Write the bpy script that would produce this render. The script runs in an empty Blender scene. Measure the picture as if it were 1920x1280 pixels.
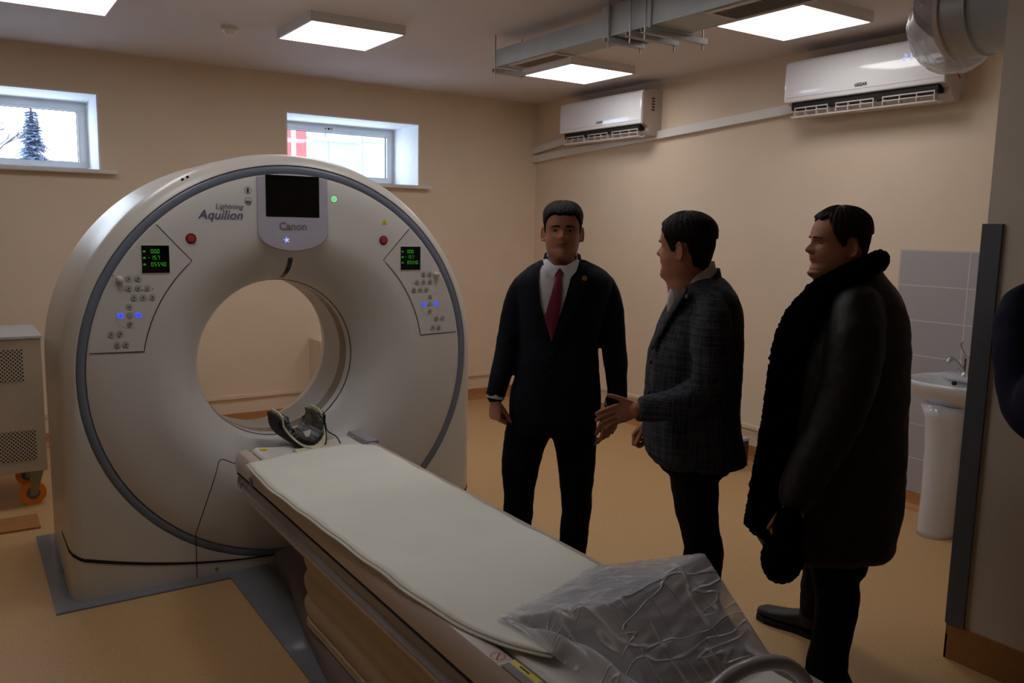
import bpy, bmesh, math, random
from math import pi, sin, cos, radians, sqrt, atan2, hypot
from mathutils import Vector, Matrix
random.seed(7)
SC = bpy.context.scene
COL = SC.collection

# ------------------------------------------------------------------ camera
ROT = Matrix(((0.8325983705, 0.0585382601, -0.5507751134),
              (-0.5535354557, 0.1228678365, -0.8237123248),
              (0.0194538603, 0.9906950928, 0.1347025630)))
FPX, CAMZ = 1562.0, 1.65
cam_d = bpy.data.cameras.new('camera'); cam = bpy.data.objects.new('camera', cam_d); COL.objects.link(cam)
cam.matrix_world = Matrix.Translation((0, 0, CAMZ)) @ ROT.to_4x4()
cam_d.sensor_width = 36; cam_d.lens = FPX * 36 / 1920; cam_d.clip_start = 0.05; cam_d.clip_end = 200
SC.camera = cam
def ray(u, v): return ROT @ Vector((u - 960, 640 - v, -FPX))
def onz(u, v, z):
    d = ray(u, v); t = (z - CAMZ) / d.z; return Vector((d.x * t, d.y * t, z))
def ony(u, v, y):
    d = ray(u, v); t = y / d.y; return Vector((d.x * t, y, CAMZ + d.z * t))
def onx(u, v, x):
    d = ray(u, v); t = x / d.x; return Vector((x, d.y * t, CAMZ + d.z * t))

# ------------------------------------------------------------------ world, exposure
W = bpy.data.worlds.new('World'); SC.world = W; W.use_nodes = True
wn = W.node_tree.nodes; wl = W.node_tree.links
bg = wn['Background']
tc = wn.new('ShaderNodeTexCoord'); sep = wn.new('ShaderNodeSeparateXYZ'); rmp = wn.new('ShaderNodeValToRGB')
wl.new(tc.outputs['Generated'], sep.inputs[0]); wl.new(sep.outputs['Z'], rmp.inputs[0]); wl.new(rmp.outputs[0], bg.inputs[0])
rmp.color_ramp.elements[0].position = 0.0; rmp.color_ramp.elements[0].color = (0.80, 0.90, 1.0, 1)
rmp.color_ramp.elements[1].position = 0.6; rmp.color_ramp.elements[1].color = (0.55, 0.73, 1.0, 1)
bg.inputs[1].default_value = 8.0
SC.view_settings.view_transform = 'Standard'; SC.view_settings.look = 'None'
SC.view_settings.exposure = 0.0; SC.view_settings.gamma = 1.0
SC.view_settings.use_curve_mapping = False
LAMP_POWER = 7.1

# ------------------------------------------------------------------ materials
def lin(c):
    return tuple(((x / 255.0) / 12.92 if x / 255.0 <= 0.04045 else ((x / 255.0 + 0.055) / 1.055) ** 2.4) for x in c)
MATS = {}
def mat(name, rgb, rough=0.6, metal=0.0, var=0.06, scale=12.0, bump=0.0, bscale=60.0, spec=0.5, emit=None, estr=0.0, coat=0.0, sheen=0.0):
    m = bpy.data.materials.new(name); m.use_nodes = True
    n = m.node_tree.nodes; l = m.node_tree.links; b = n['Principled BSDF']
    c = lin(rgb)
    t = n.new('ShaderNodeTexCoord')
    no = n.new('ShaderNodeTexNoise'); no.inputs['Scale'].default_value = scale; no.inputs['Detail'].default_value = 4
    l.new(t.outputs['Object'], no.inputs['Vector'])
    r = n.new('ShaderNodeValToRGB'); e = r.color_ramp.elements
    e[0].position = 0.3; e[1].position = 0.7
    e[0].color = tuple(x * (1 - var) for x in c) + (1,); e[1].color = tuple(min(1, x * (1 + var)) for x in c) + (1,)
    l.new(no.outputs['Fac'], r.inputs[0]); l.new(r.outputs[0], b.inputs['Base Color'])
    b.inputs['Roughness'].default_value = rough; b.inputs['Metallic'].default_value = metal
    b.inputs['Specular IOR Level'].default_value = spec
    b.inputs['Coat Weight'].default_value = coat
    if sheen: b.inputs['Sheen Weight'].default_value = sheen
    if bump:
        n2 = n.new('ShaderNodeTexNoise'); n2.inputs['Scale'].default_value = bscale; n2.inputs['Detail'].default_value = 5
        l.new(t.outputs['Object'], n2.inputs['Vector'])
        bp = n.new('ShaderNodeBump'); bp.inputs['Strength'].default_value = bump; bp.inputs['Distance'].default_value = 0.01
        l.new(n2.outputs['Fac'], bp.inputs['Height']); l.new(bp.outputs[0], b.inputs['Normal'])
    if emit:
        b.inputs['Emission Color'].default_value = lin(emit) + (1,); b.inputs['Emission Strength'].default_value = estr
    MATS[name] = m
    return m

M_wall = mat('wall_paint', (227, 207, 183), 0.75, var=0.025, scale=2.5, bump=0.08, bscale=90)
M_ceil = mat('ceiling_paint', (214, 206, 204), 0.85, var=0.02, scale=2, bump=0.05, bscale=50)
M_base = mat('coved_skirting', (176, 124, 74), 0.45, var=0.12, scale=160)
M_pier = mat('pier_paint', (226, 216, 202), 0.6, var=0.02, scale=3)
M_white = mat('white_plastic', (226, 222, 216), 0.35, var=0.02)
M_reveal = mat('reveal_plaster', (232, 232, 232), 0.7, var=0.02)
M_pvc = mat('window_pvc', (214, 214, 216), 0.3, var=0.02)
M_gantry = mat('gantry_cream', (208, 204, 196), 0.34, var=0.015, scale=3)
M_gantry2 = mat("gantry_front", (206, 202, 197), 0.36, var=0.015, scale=3)
M_ring = mat('trim_blue_grey', (112, 120, 136), 0.35, var=0.03)
M_seam = mat('dark_seam', (24, 21, 20), 0.8, var=0.1)
M_black = mat('black_screen', (9, 9, 10), 0.08, var=0.1, spec=0.6)
M_btn = mat('button_grey', (168, 170, 162), 0.4, var=0.03)
M_btnd = mat('button_mark', (70, 72, 68), 0.5)
M_blue = mat('blue_led', (70, 80, 210), 0.4, emit=(70, 80, 235), estr=0.9)
M_green = mat('green_led', (60, 150, 40), 0.4, emit=(40, 170, 25), estr=0.42)
M_greenb = mat('green_power_led', (60, 220, 110), 0.4, emit=(120, 255, 150), estr=1.3)
M_viol = mat('violet_led', (150, 160, 250), 0.4, emit=(170, 180, 255), estr=0.9)
M_red = mat('red_button', (172, 52, 44), 0.35)
M_redd = mat('red_button_dark', (90, 30, 26), 0.5)
M_pod = mat('monitor_bezel_grey', (176, 172, 184), 0.22, var=0.02)
M_podtxt = mat('engraved_grey', (120, 114, 118), 0.4)
M_txt = mat('blue_grey_lettering', (82, 88, 120), 0.5)
M_ink = mat('dark_ink', (60, 58, 58), 0.6)
M_yel = mat('yellow_label', (226, 206, 20), 0.5)
M_label = mat('paper_label', (200, 198, 200), 0.6)
M_redink = mat('red_ink', (190, 60, 50), 0.5)
M_couch = mat('couch_cream', (196, 184, 176), 0.32, var=0.02, scale=4)
M_rail = mat('couch_rail_grey', (152, 151, 160), 0.25, var=0.04)
M_bellow = mat('bellows_beige', (190, 174, 146), 0.55, var=0.04)
M_plinth = mat('plinth_mauve', (122, 108, 108), 0.5, var=0.03)
M_sheet = mat('sheet_cotton', (236, 236, 226), 0.9, var=0.02, scale=5, bump=0.15, bscale=14, spec=0.2)
M_cream = mat('headrest_cream', (214, 208, 178), 0.5, var=0.03)
M_vinyl = mat('black_vinyl', (16, 17, 20), 0.3, var=0.1, bump=0.6, bscale=18)
M_foam = mat('foam_grey', (178, 182, 192), 0.7, var=0.05)
M_metal = mat('galvanised', (168, 168, 168), 0.42, metal=0.3, var=0.08, scale=20)
M_duct = mat('duct_sheet', (172, 178, 180), 0.5, metal=0.1, var=0.06, scale=8)
M_grille = mat('grille_grey', (120, 108, 102), 0.5, var=0.05)
M_dark = mat('dark_gap', (16, 15, 15), 0.8)
M_chrome = mat('chrome', (190, 190, 192), 0.14, metal=1.0, var=0.02)
M_ceramic = mat('ceramic', (206, 208, 214), 0.16, var=0.01, coat=0.5)
M_ac = mat('ac_glossy_white', (242, 242, 244), 0.14, var=0.01, coat=0.6)
M_acbody = mat('ac_body_white', (196, 184, 176), 0.4, var=0.02)
M_cab = mat('cabinet_beige', (188, 176, 156), 0.5, var=0.03)
M_cabtop = mat('cabinet_top_grey', (186, 186, 184), 0.45, var=0.03)
M_orange = mat('orange_polyurethane', (236, 132, 20), 0.4, var=0.05)
M_zinc = mat('zinc_bracket', (150, 146, 130), 0.35, metal=0.7)
M_board = mat('plywood_board', (170, 118, 66), 0.6, var=0.08, scale=30)
M_plate = mat('grey_floor_plate', (124, 129, 136), 0.12, var=0.10, scale=5)
M_guard = mat('corner_guard_grey', (98, 102, 108), 0.45, var=0.03)
M_stool = mat('stool_steel', (62, 62, 66), 0.4, metal=0.3)
M_diff = mat('lamp_diffuser', (255, 255, 255), 0.5, var=0.0, emit=(252, 249, 250), estr=LAMP_POWER)
M_lampf = mat('lamp_frame', (222, 216, 210), 0.5, var=0.03)
M_navy = mat('navy_wool', (24, 26, 35), 0.85, var=0.15, bump=0.25, bscale=8, spec=0.12)
M_trous = mat('black_trouser', (19, 18, 21), 0.85, var=0.15, bump=0.35, bscale=7, spec=0.12)
M_leather = mat('black_leather', (21, 21, 22), 0.55, var=0.15, bump=0.9, bscale=11, spec=0.4)
M_fur = mat('black_fur', (9, 8, 9), 1.0, var=0.3, bump=1.0, bscale=130, spec=0.02)
M_skin = mat('skin', (172, 118, 92), 0.55, var=0.06, scale=9, bump=0.06, bscale=120, spec=0.3)
M_lip = mat('lips', (128, 62, 52), 0.5)
M_hair1 = mat('dark_brown_hair', (20, 15, 13), 0.65, var=0.35, scale=90, bump=0.5, bscale=140, spec=0.2)
M_hair3 = mat('brown_hair', (36, 29, 25), 0.6, var=0.35, scale=90, bump=0.5, bscale=140, spec=0.25)
M_shirt = mat('white_shirt', (206, 206, 210), 0.8, var=0.02, spec=0.2)
M_tie = mat('wine_tie', (118, 22, 56), 0.6, var=0.08, scale=80)
M_eye = mat('eye_white', (128, 116, 106), 0.3)
M_iris = mat('iris_dark', (26, 18, 14), 0.2)
M_gold = mat('gold_pin', (186, 160, 96), 0.35, metal=0.8)
M_silver = mat('silver_pin', (160, 160, 166), 0.35, metal=0.6)
M_boot = mat('boot_black', (14, 13, 14), 0.5, var=0.2)
M_fnavy = mat('navy_jacket', (26, 28, 54), 0.8, var=0.15, scale=5, spec=0.15)
M_facade = mat('facade_white', (132, 142, 150), 0.6, var=0.04, scale=3)
M_facred = mat('facade_red', (152, 60, 58), 0.6, var=0.06, scale=3)
M_snow = mat('snow', (236, 240, 246), 0.9, var=0.03, scale=1)
M_spruce = mat('spruce_needles_hazed', (104, 118, 138), 0.9, var=0.25, scale=6)  # needle colour paled to imitate outdoor haze
M_bark = mat('bark', (58, 58, 66), 0.9)
M_band = mat('scan_window_brown', (120, 104, 92), 0.25, var=0.08, scale=3)

# floor linoleum with speckles
def floor_mat():
    m = bpy.data.materials.new('speckled_linoleum'); m.use_nodes = True
    n = m.node_tree.nodes; l = m.node_tree.links; b = n['Principled BSDF']
    t = n.new('ShaderNodeTexCoord')
    v1 = n.new('ShaderNodeTexNoise'); v1.inputs['Scale'].default_value = 95; v1.inputs['Detail'].default_value = 3
    v2 = n.new('ShaderNodeTexNoise'); v2.inputs['Scale'].default_value = 140; v2.inputs['Detail'].default_value = 2
    v3 = n.new('ShaderNodeTexNoise'); v3.inputs['Scale'].default_value = 1.6
    for v in (v1, v2, v3): l.new(t.outputs['Object'], v.inputs['Vector'])
    r1 = n.new('ShaderNodeValToRGB'); e = r1.color_ramp.elements
    e[0].position = 0.27; e[0].color = lin((140, 96, 56)) + (1,)
    e[1].position = 0.36; e[1].color = lin((201, 163, 114)) + (1,)
    x = e.new(0.64); x.color = lin((202, 164, 115)) + (1,); y = e.new(0.72); y.color = lin((218, 186, 146)) + (1,)
    l.new(v1.outputs['Fac'], r1.inputs[0])
    r2 = n.new('ShaderNodeValToRGB'); e = r2.color_ramp.elements
    e[0].position = 0.27; e[0].color = (0.5, 0.44, 0.38, 1); e[1].position = 0.33; e[1].color = (1, 1, 1, 1)
    l.new(v2.outputs['Fac'], r2.inputs[0])
    mx = n.new('ShaderNodeMix'); mx.data_type = 'RGBA'; mx.blend_type = 'MULTIPLY'; mx.inputs[0].default_value = 1
    l.new(r1.outputs[0], mx.inputs[6]); l.new(r2.outputs[0], mx.inputs[7])
    l.new(mx.outputs[2], b.inputs['Base Color'])
    b.inputs['Roughness'].default_value = 0.42
    return m
M_floor = floor_mat()

def brick_mat(name, c1, c2, mortar, w, h, ms, rough, axes, off=0.0, shift=(0, 0)):
    m = bpy.data.materials.new(name); m.use_nodes = True
    n = m.node_tree.nodes; l = m.node_tree.links; b = n['Principled BSDF']
    t = n.new('ShaderNodeTexCoord'); s = n.new('ShaderNodeSeparateXYZ'); c = n.new('ShaderNodeCombineXYZ')
    l.new(t.outputs['Object'], s.inputs[0])
    for i in range(2):
        a = n.new('ShaderNodeMath'); a.operation = 'ADD'; a.inputs[1].default_value = shift[i]
        l.new(s.outputs[axes[i]], a.inputs[0]); l.new(a.outputs[0], c.inputs[i])
    k = n.new('ShaderNodeTexBrick'); l.new(c.outputs[0], k.inputs['Vector'])
    k.offset = off; k.squash = 1; k.inputs['Scale'].default_value = 1
    k.inputs['Brick Width'].default_value = w; k.inputs['Row Height'].default_value = h
    k.inputs['Mortar Size'].default_value = ms
    k.inputs['Color1'].default_value = lin(c1) + (1,); k.inputs['Color2'].default_value = lin(c2) + (1,)
    k.inputs['Mortar'].default_value = lin(mortar) + (1,)
    l.new(k.outputs['Color'], b.inputs['Base Color']); b.inputs['Roughness'].default_value = rough
    return m
M_tile = brick_mat('grey_tiles', (178, 174, 176), (170, 167, 170), (206, 200, 196), 0.42, 0.209, 0.0035, 0.25, ('Y', 'Z'), 0.0, (0.01, -0.103))
M_fac = brick_mat('facade_panels', (130, 138, 144), (124, 133, 139), (104, 112, 120), 0.72, 0.72, 0.012, 0.5, ('X', 'Z'), 0.0, (0.3, 0.15))

def perf_mat():
    m = bpy.data.materials.new('perforated_sheet'); m.use_nodes = True
    n = m.node_tree.nodes; l = m.node_tree.links; b = n['Principled BSDF']
    t = n.new('ShaderNodeTexCoord'); v = n.new('ShaderNodeTexVoronoi'); v.inputs['Scale'].default_value = 66
    v.inputs['Randomness'].default_value = 0.0
    mp = n.new('ShaderNodeMapping'); mp.inputs['Scale'].default_value = (1, 0, 1); mp.inputs['Rotation'].default_value = (0, radians(45), 0)
    l.new(t.outputs['Object'], mp.inputs[0]); l.new(mp.outputs[0], v.inputs['Vector'])
    r = n.new('ShaderNodeValToRGB'); e = r.color_ramp.elements
    e[0].position = 0.30; e[0].color = lin((34, 32, 30)) + (1,); e[1].position = 0.38; e[1].color = lin((188, 176, 156)) + (1,)
    l.new(v.outputs['Distance'], r.inputs[0]); l.new(r.outputs[0], b.inputs['Base Color']); b.inputs['Roughness'].default_value = 0.5
    return m
M_perf = perf_mat()

def plaid_mat():
    m = bpy.data.materials.new('grey_check_wool'); m.use_nodes = True
    n = m.node_tree.nodes; l = m.node_tree.links; b = n['Principled BSDF']
    t = n.new('ShaderNodeTexCoord')
    outs = []
    for sc_ in ((6, 6, 160), (120, 120, 5)):
        mp = n.new('ShaderNodeMapping'); mp.inputs['Scale'].default_value = sc_
        no = n.new('ShaderNodeTexNoise'); no.inputs['Scale'].default_value = 1; no.inputs['Detail'].default_value = 3
        l.new(t.outputs['Object'], mp.inputs[0]); l.new(mp.outputs[0], no.inputs['Vector']); outs.append(no.outputs['Fac'])
    a = n.new('ShaderNodeMath'); a.operation = 'ADD'; l.new(outs[0], a.inputs[0]); l.new(outs[1], a.inputs[1])
    h = n.new('ShaderNodeMath'); h.operation = 'MULTIPLY'; h.inputs[1].default_value = 0.5; l.new(a.outputs[0], h.inputs[0])
    r = n.new('ShaderNodeValToRGB'); e = r.color_ramp.elements
    e[0].position = 0.38; e[0].color = lin((36, 38, 44)) + (1,); e[1].position = 0.64; e[1].color = lin((76, 80, 88)) + (1,)
    l.new(h.outputs[0], r.inputs[0]); l.new(r.outputs[0], b.inputs['Base Color'])
    b.inputs['Roughness'].default_value = 0.85; b.inputs['Specular IOR Level'].default_value = 0.15
    n2 = n.new('ShaderNodeTexNoise'); n2.inputs['Scale'].default_value = 7; n2.inputs['Detail'].default_value = 3
    l.new(t.outputs['Object'], n2.inputs['Vector'])
    bp = n.new('ShaderNodeBump'); bp.inputs['Strength'].default_value = 0.6; bp.inputs['Distance'].default_value = 0.02
    l.new(n2.outputs['Fac'], bp.inputs['Height']); l.new(bp.outputs[0], b.inputs['Normal'])
    return m
M_plaid = plaid_mat()

def plastic_mat():
    m = bpy.data.materials.new('thin_plastic_film'); m.use_nodes = True
    n = m.node_tree.nodes; l = m.node_tree.links
    for x in list(n):
        if x.type != 'OUTPUT_MATERIAL': n.remove(x)
    out = n['Material Output']
    tr = n.new('ShaderNodeBsdfTransparent'); tr.inputs[0].default_value = (0.93, 0.94, 0.96, 1)
    pb = n.new('ShaderNodeBsdfPrincipled'); pb.inputs['Base Color'].default_value = lin((226, 228, 234)) + (1,); pb.inputs['Roughness'].default_value = 0.25
    t = n.new('ShaderNodeTexCoord')
    no = n.new('ShaderNodeTexNoise'); no.inputs['Scale'].default_value = 5; no.inputs['Detail'].default_value = 3
    l.new(t.outputs['Object'], no.inputs['Vector'])
    hs = []
    for k_, (sc_, rot) in enumerate((((16, 2.2, 2.2), (0.2, 0.3, 0.75)), ((3, 15, 3), (0.5, 0.1, -0.25)))):
        mp = n.new('ShaderNodeMapping'); mp.inputs['Scale'].default_value = sc_; mp.inputs['Rotation'].default_value = rot
        l.new(t.outputs['Object'], mp.inputs[0])
        vo = n.new('ShaderNodeTexNoise'); vo.inputs['Scale'].default_value = 1.3; vo.inputs['Detail'].default_value = 1.5
        l.new(mp.outputs[0], vo.inputs['Vector'])
        sb = n.new('ShaderNodeMath'); sb.operation = 'SUBTRACT'; sb.inputs[1].default_value = 0.5; l.new(vo.outputs['Fac'], sb.inputs[0])
        ab = n.new('ShaderNodeMath'); ab.operation = 'ABSOLUTE'; l.new(sb.outputs[0], ab.inputs[0])
        rr = n.new('ShaderNodeValToRGB'); e = rr.color_ramp.elements; rr.color_ramp.interpolation = 'EASE'
        e[0].position = 0.0; e[0].color = (1, 1, 1, 1); e[1].position = (0.035, 0.025)[k_]; e[1].color = (0, 0, 0, 1)
        l.new(ab.outputs[0], rr.inputs[0]); hs.append(rr.outputs[0])
    mxx = n.new('ShaderNodeMath'); mxx.operation = 'MAXIMUM'; l.new(hs[0], mxx.inputs[0]); l.new(hs[1], mxx.inputs[1])
    bp = n.new('ShaderNodeBump'); bp.inputs['Strength'].default_value = 0.55; bp.inputs['Distance'].default_value = 0.008
    l.new(mxx.outputs[0], bp.inputs['Height']); l.new(bp.outputs[0], pb.inputs['Normal'])
    sc2 = n.new('ShaderNodeMath'); sc2.operation = 'MULTIPLY_ADD'; sc2.inputs[1].default_value = 0.35; sc2.inputs[2].default_value = 0.10
    l.new(mxx.outputs[0], sc2.inputs[0])
    n3 = n.new('ShaderNodeMath'); n3.operation = 'MULTIPLY_ADD'; n3.inputs[1].default_value = 0.7
    l.new(no.outputs['Fac'], n3.inputs[0]); l.new(sc2.outputs[0], n3.inputs[2]); n3.use_clamp = True
    r = n3
    mx = n.new('ShaderNodeMixShader'); l.new(r.outputs[0], mx.inputs[0]); l.new(tr.outputs[0], mx.inputs[1]); l.new(pb.outputs[0], mx.inputs[2])
    l.new(mx.outputs[0], out.inputs[0])
    return m
M_film = plastic_mat()

def glass_mat():
    m = bpy.data.materials.new('window_glass'); m.use_nodes = True
    n = m.node_tree.nodes; l = m.node_tree.links
    for x in list(n):
        if x.type != 'OUTPUT_MATERIAL': n.remove(x)
    tr = n.new('ShaderNodeBsdfTransparent'); gl = n.new('ShaderNodeBsdfGlossy'); gl.inputs['Roughness'].default_value = 0.02
    t = n.new('ShaderNodeTexCoord'); no = n.new('ShaderNodeTexNoise'); no.inputs['Scale'].default_value = 3
    l.new(t.outputs['Object'], no.inputs['Vector'])
    r = n.new('ShaderNodeMath'); r.operation = 'MULTIPLY'; r.inputs[1].default_value = 0.1; l.new(no.outputs['Fac'], r.inputs[0])
    mx = n.new('ShaderNodeMixShader'); l.new(r.outputs[0], mx.inputs[0]); l.new(tr.outputs[0], mx.inputs[1]); l.new(gl.outputs[0], mx.inputs[2])
    l.new(mx.outputs[0], n['Material Output'].inputs[0])
    return m
M_glass = glass_mat()

# ------------------------------------------------------------------ mesh helpers
WO = {}
def new(): return bmesh.new()
def rings(bm, rs, cap0=True, cap1=True, closed=True):
    vs = [[bm.verts.new(p) for p in r] for r in rs]
    for a, b in zip(vs[:-1], vs[1:]):
        k = len(a)
        for i in range(k if closed else k - 1):
            j = (i + 1) % k
            bm.faces.new((a[i], a[j], b[j], b[i]))
    if cap0: bm.faces.new(list(reversed(vs[0])))
    if cap1: bm.faces.new(vs[-1])
    return vs
def box(bm, x0, x1, y0, y1, z0, z1, bev=0.0):
    t = bmesh.new()
    v = [t.verts.new((x, y, z)) for x in (x0, x1) for y in (y0, y1) for z in (z0, z1)]
    for f in ((0, 1, 3, 2), (4, 6, 7, 5), (0, 4, 5, 1), (2, 3, 7, 6), (0, 2, 6, 4), (1, 5, 7, 3)):
        t.faces.new([v[i] for i in f])
    if bev: bmesh.ops.bevel(t, geom=t.edges[:], offset=bev, segments=2, affect='EDGES')
    me = bpy.data.meshes.new('t'); t.to_mesh(me); t.free(); bm.from_mesh(me); bpy.data.meshes.remove(me)
    return bm
def prism(bm, poly, axis, a, b):
    """extrude a closed 2-D outline along an axis"""
    def P(p, t): return {'x': (t, p[0], p[1]), 'y': (p[0], t, p[1]), 'z': (p[0], p[1], t)}[axis]
    return rings(bm, [[P(p, a) for p in poly], [P(p, b) for p in poly]])
def tube(bm, pts, rad, seg=12, flat=None, caps=True):
    """swept tube; rad = number, list, or list of (a, b); flat = fixed 'up' for b axis"""
    pts = [Vector(p) for p in pts]; n = len(pts)
    if not isinstance(rad, (list, tuple)): rad = [rad] * n
    out = []; u = None
    for i, p in enumerate(pts):
        d = (pts[min(i + 1, n - 1)] - pts[max(i - 1, 0)]).normalized()
        if flat is not None: u = Vector(flat)
        elif u is None: u = Vector((0, 0, 1)) if abs(d.z) < 0.9 else Vector((1, 0, 0))
        u = (u - d * u.dot(d)).normalized(); w = d.cross(u)
        a, b = rad[i] if isinstance(rad[i], (list, tuple)) else (rad[i], rad[i])
        out.append([p + w * (a * cos(2 * pi * k / seg)) + u * (b * sin(2 * pi * k / seg)) for k in range(seg)])
    rings(bm, out, caps, caps)
    return bm
def smooth_path(pts, rad, k=4):
    P = [Vector(p) for p in pts]; R = [Vector(r if isinstance(r, (list, tuple)) else (r, r)) for r in rad]
    def cr(A, i, t):
        a, b, c, d = A[max(i - 1, 0)], A[i], A[i + 1], A[min(i + 2, len(A) - 1)]
        return 0.5 * ((2 * b) + (c - a) * t + (2 * a - 5 * b + 4 * c - d) * t * t + (3 * b - a - 3 * c + d) * t ** 3)
    op, orr = [], []
    for i in range(len(P) - 1):
        for j in range(k):
            op.append(cr(P, i, j / k)); r = cr(R, i, j / k); orr.append((r.x, r.y))
    op.append(P[-1]); orr.append((R[-1].x, R[-1].y))
    return op, orr
def ell(bm, c, r, seg=16, rg=10, rot=None):
    """ellipsoid"""
    c = Vector(c); rs = []
    for i in range(1, rg):
        a = pi * i / rg
        ring = []
        for k in range(seg):
            b = 2 * pi * k / seg
            v = Vector((r[0] * sin(a) * cos(b), r[1] * sin(a) * sin(b), r[2] * cos(a)))
            if rot is not None: v = rot @ v
            ring.append(c + v)
        rs.append(ring)
    vs = rings(bm, rs, False, False)
    for sgn, ring in ((1, vs[0]), (-1, vs[-1])):
        v = Vector((0, 0, sgn * r[2]))
        if rot is not None: v = rot @ v
        p = bm.verts.new(c + v)
        for k in range(seg):
            f = (ring[k], ring[(k + 1) % seg], p)
            bm.faces.new(f if sgn < 0 else f[::-1])
    return bm
def disc(bm, c, r, ax, t, seg=20, r2=None):
    """short cylinder, ax = axis letter, from c along -axis... thickness t"""
    r2 = r if r2 is None else r2
    def P(a, rr, o):
        u, v = rr * cos(a), rr * sin(a)
        if ax == 'y': return (c[0] + u, c[1] + o, c[2] + v)
        if ax == 'z': return (c[0] + u, c[1] + v, c[2] + o)
        return (c[0] + o, c[1] + u, c[2] + v)
    rings(bm, [[P(2 * pi * k / seg, r, 0) for k in range(seg)], [P(2 * pi * k / seg, r2, t) for k in range(seg)]])
    return bm
def finish(bm, recalc=True):
    if recalc: bmesh.ops.recalc_face_normals(bm, faces=bm.faces[:])
def obj(name, bm, m, parent=None, smooth=False, recalc=True):
    finish(bm, recalc)
    o_ = WO.get(parent.name, Vector((0, 0, 0))) if parent else Vector((0, 0, 0))
    if o_.length: bmesh.ops.translate(bm, verts=bm.verts[:], vec=-o_)
    me = bpy.data.meshes.new(name); bm.to_mesh(me); bm.free()
    if smooth:
        for p in me.polygons: p.use_smooth = True
        if smooth is not True: me.set_sharp_from_angle(angle=radians(smooth))
    me.materials.append(m)
    o = bpy.data.objects.new(name, me); COL.objects.link(o)
    if parent:
        o.parent = parent; WO[o.name] = o_
    return o
def thing(name, label, cat, loc=(0, 0, 0), group=None):
    o = bpy.data.objects.new(name, None); COL.objects.link(o); o.location = loc; o.empty_display_size = 0.1
    o['label'] = label; o['category'] = cat
    if group: o['group'] = group
    WO[o.name] = Vector(loc)
    return o
def tag(o, label, cat, group=None):
    o['label'] = label; o['category'] = cat
    if group: o['group'] = group
    return o
def struct(name, bm, m, smooth=False):
    o = obj(name, bm, m, None, smooth); o['kind'] = 'structure'; return o
def copy_tree(o, parent=None):
    c = o.copy(); COL.objects.link(c)
    if parent: c.parent = parent; c.matrix_parent_inverse = o.matrix_parent_inverse.copy()
    for ch in list(o.children): copy_tree(ch, c)
    return c
def text_bm(s, size, origin, xdir, updir, depth=0.001, shear=0.0, bold=0.0, align='CENTER'):
    cu = bpy.data.curves.new('t', 'FONT'); cu.body = s; cu.size = size; cu.align_x = align; cu.shear = shear
    cu.offset = bold; cu.extrude = 0; cu.resolution_u = 3
    t = bpy.data.objects.new('t', cu); COL.objects.link(t)
    dg = bpy.context.evaluated_depsgraph_get(); me = bpy.data.meshes.new_from_object(t.evaluated_get(dg))
    bpy.data.objects.remove(t); bm = bmesh.new(); bm.from_mesh(me); bpy.data.meshes.remove(me)
    X = Vector(xdir).normalized(); U = Vector(updir).normalized(); N = X.cross(U)
    for v in bm.verts: v.co = Vector(origin) + X * v.co.x + U * v.co.y + N * depth
    return bm
# 7-segment digits
SEG = {'0': 'abcdef', '1': 'bc', '2': 'abged', '3': 'abgcd', '4': 'fgbc', '5': 'afgcd', '6': 'afgedc', '7': 'abc', '8': 'abcdefg', '9': 'abcdfg', '-': 'g'}
def seg_digits(bm, s, x, z, w, h, P, t=None):
    """P(x, z) -> list of two points (front/back) mapping"""
    t = t or h * 0.12; cx = x
    def bar(x0, x1, z0, z1):
        bm.faces.new([bm.verts.new(P(a, b)) for a, b in ((x0, z0), (x1, z0), (x1, z1), (x0, z1))])
    for ch in s:
        if ch == ' ': cx += w * 1.35; continue
        if ch == '.': bar(cx - w * 0.2, cx - w * 0.2 + t, z, z + t); continue
        hm = z + h / 2; g = t * 0.25
        for q in SEG[ch]:
            if q == 'a': bar(cx + t, cx + w - t, z + h - t, z + h)
            if q == 'd': bar(cx + t, cx + w - t, z, z + t)
            if q == 'g': bar(cx + t, cx + w - t, hm - t / 2, hm + t / 2)
            if q == 'f': bar(cx, cx + t, hm + g, z + h - g)
            if q == 'e': bar(cx, cx + t, z + g, hm - g)
            if q == 'b': bar(cx + w - t, cx + w, hm + g, z + h - g)
            if q == 'c': bar(cx + w - t, cx + w, z + g, hm - g)
        cx += w * 1.35
def add_noise(o, strength, size, mid=0.5, kind='CLOUDS'):
    t = bpy.data.textures.new('n', kind); t.noise_scale = size
    d = o.modifiers.new('relief', 'DISPLACE'); d.texture = t; d.strength = strength; d.mid_level = mid; d.texture_coords = 'LOCAL'
    return o
def add_remesh(o, v, it=4, f=0.5):
    r = o.modifiers.new('skin', 'REMESH'); r.mode = 'VOXEL'; r.voxel_size = v; r.use_smooth_shade = True
    if it:
        s = o.modifiers.new('soft', 'SMOOTH'); s.factor = f; s.iterations = it
    return o

XR, YB, ZC = 4.80, 6.815, 2.85

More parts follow.
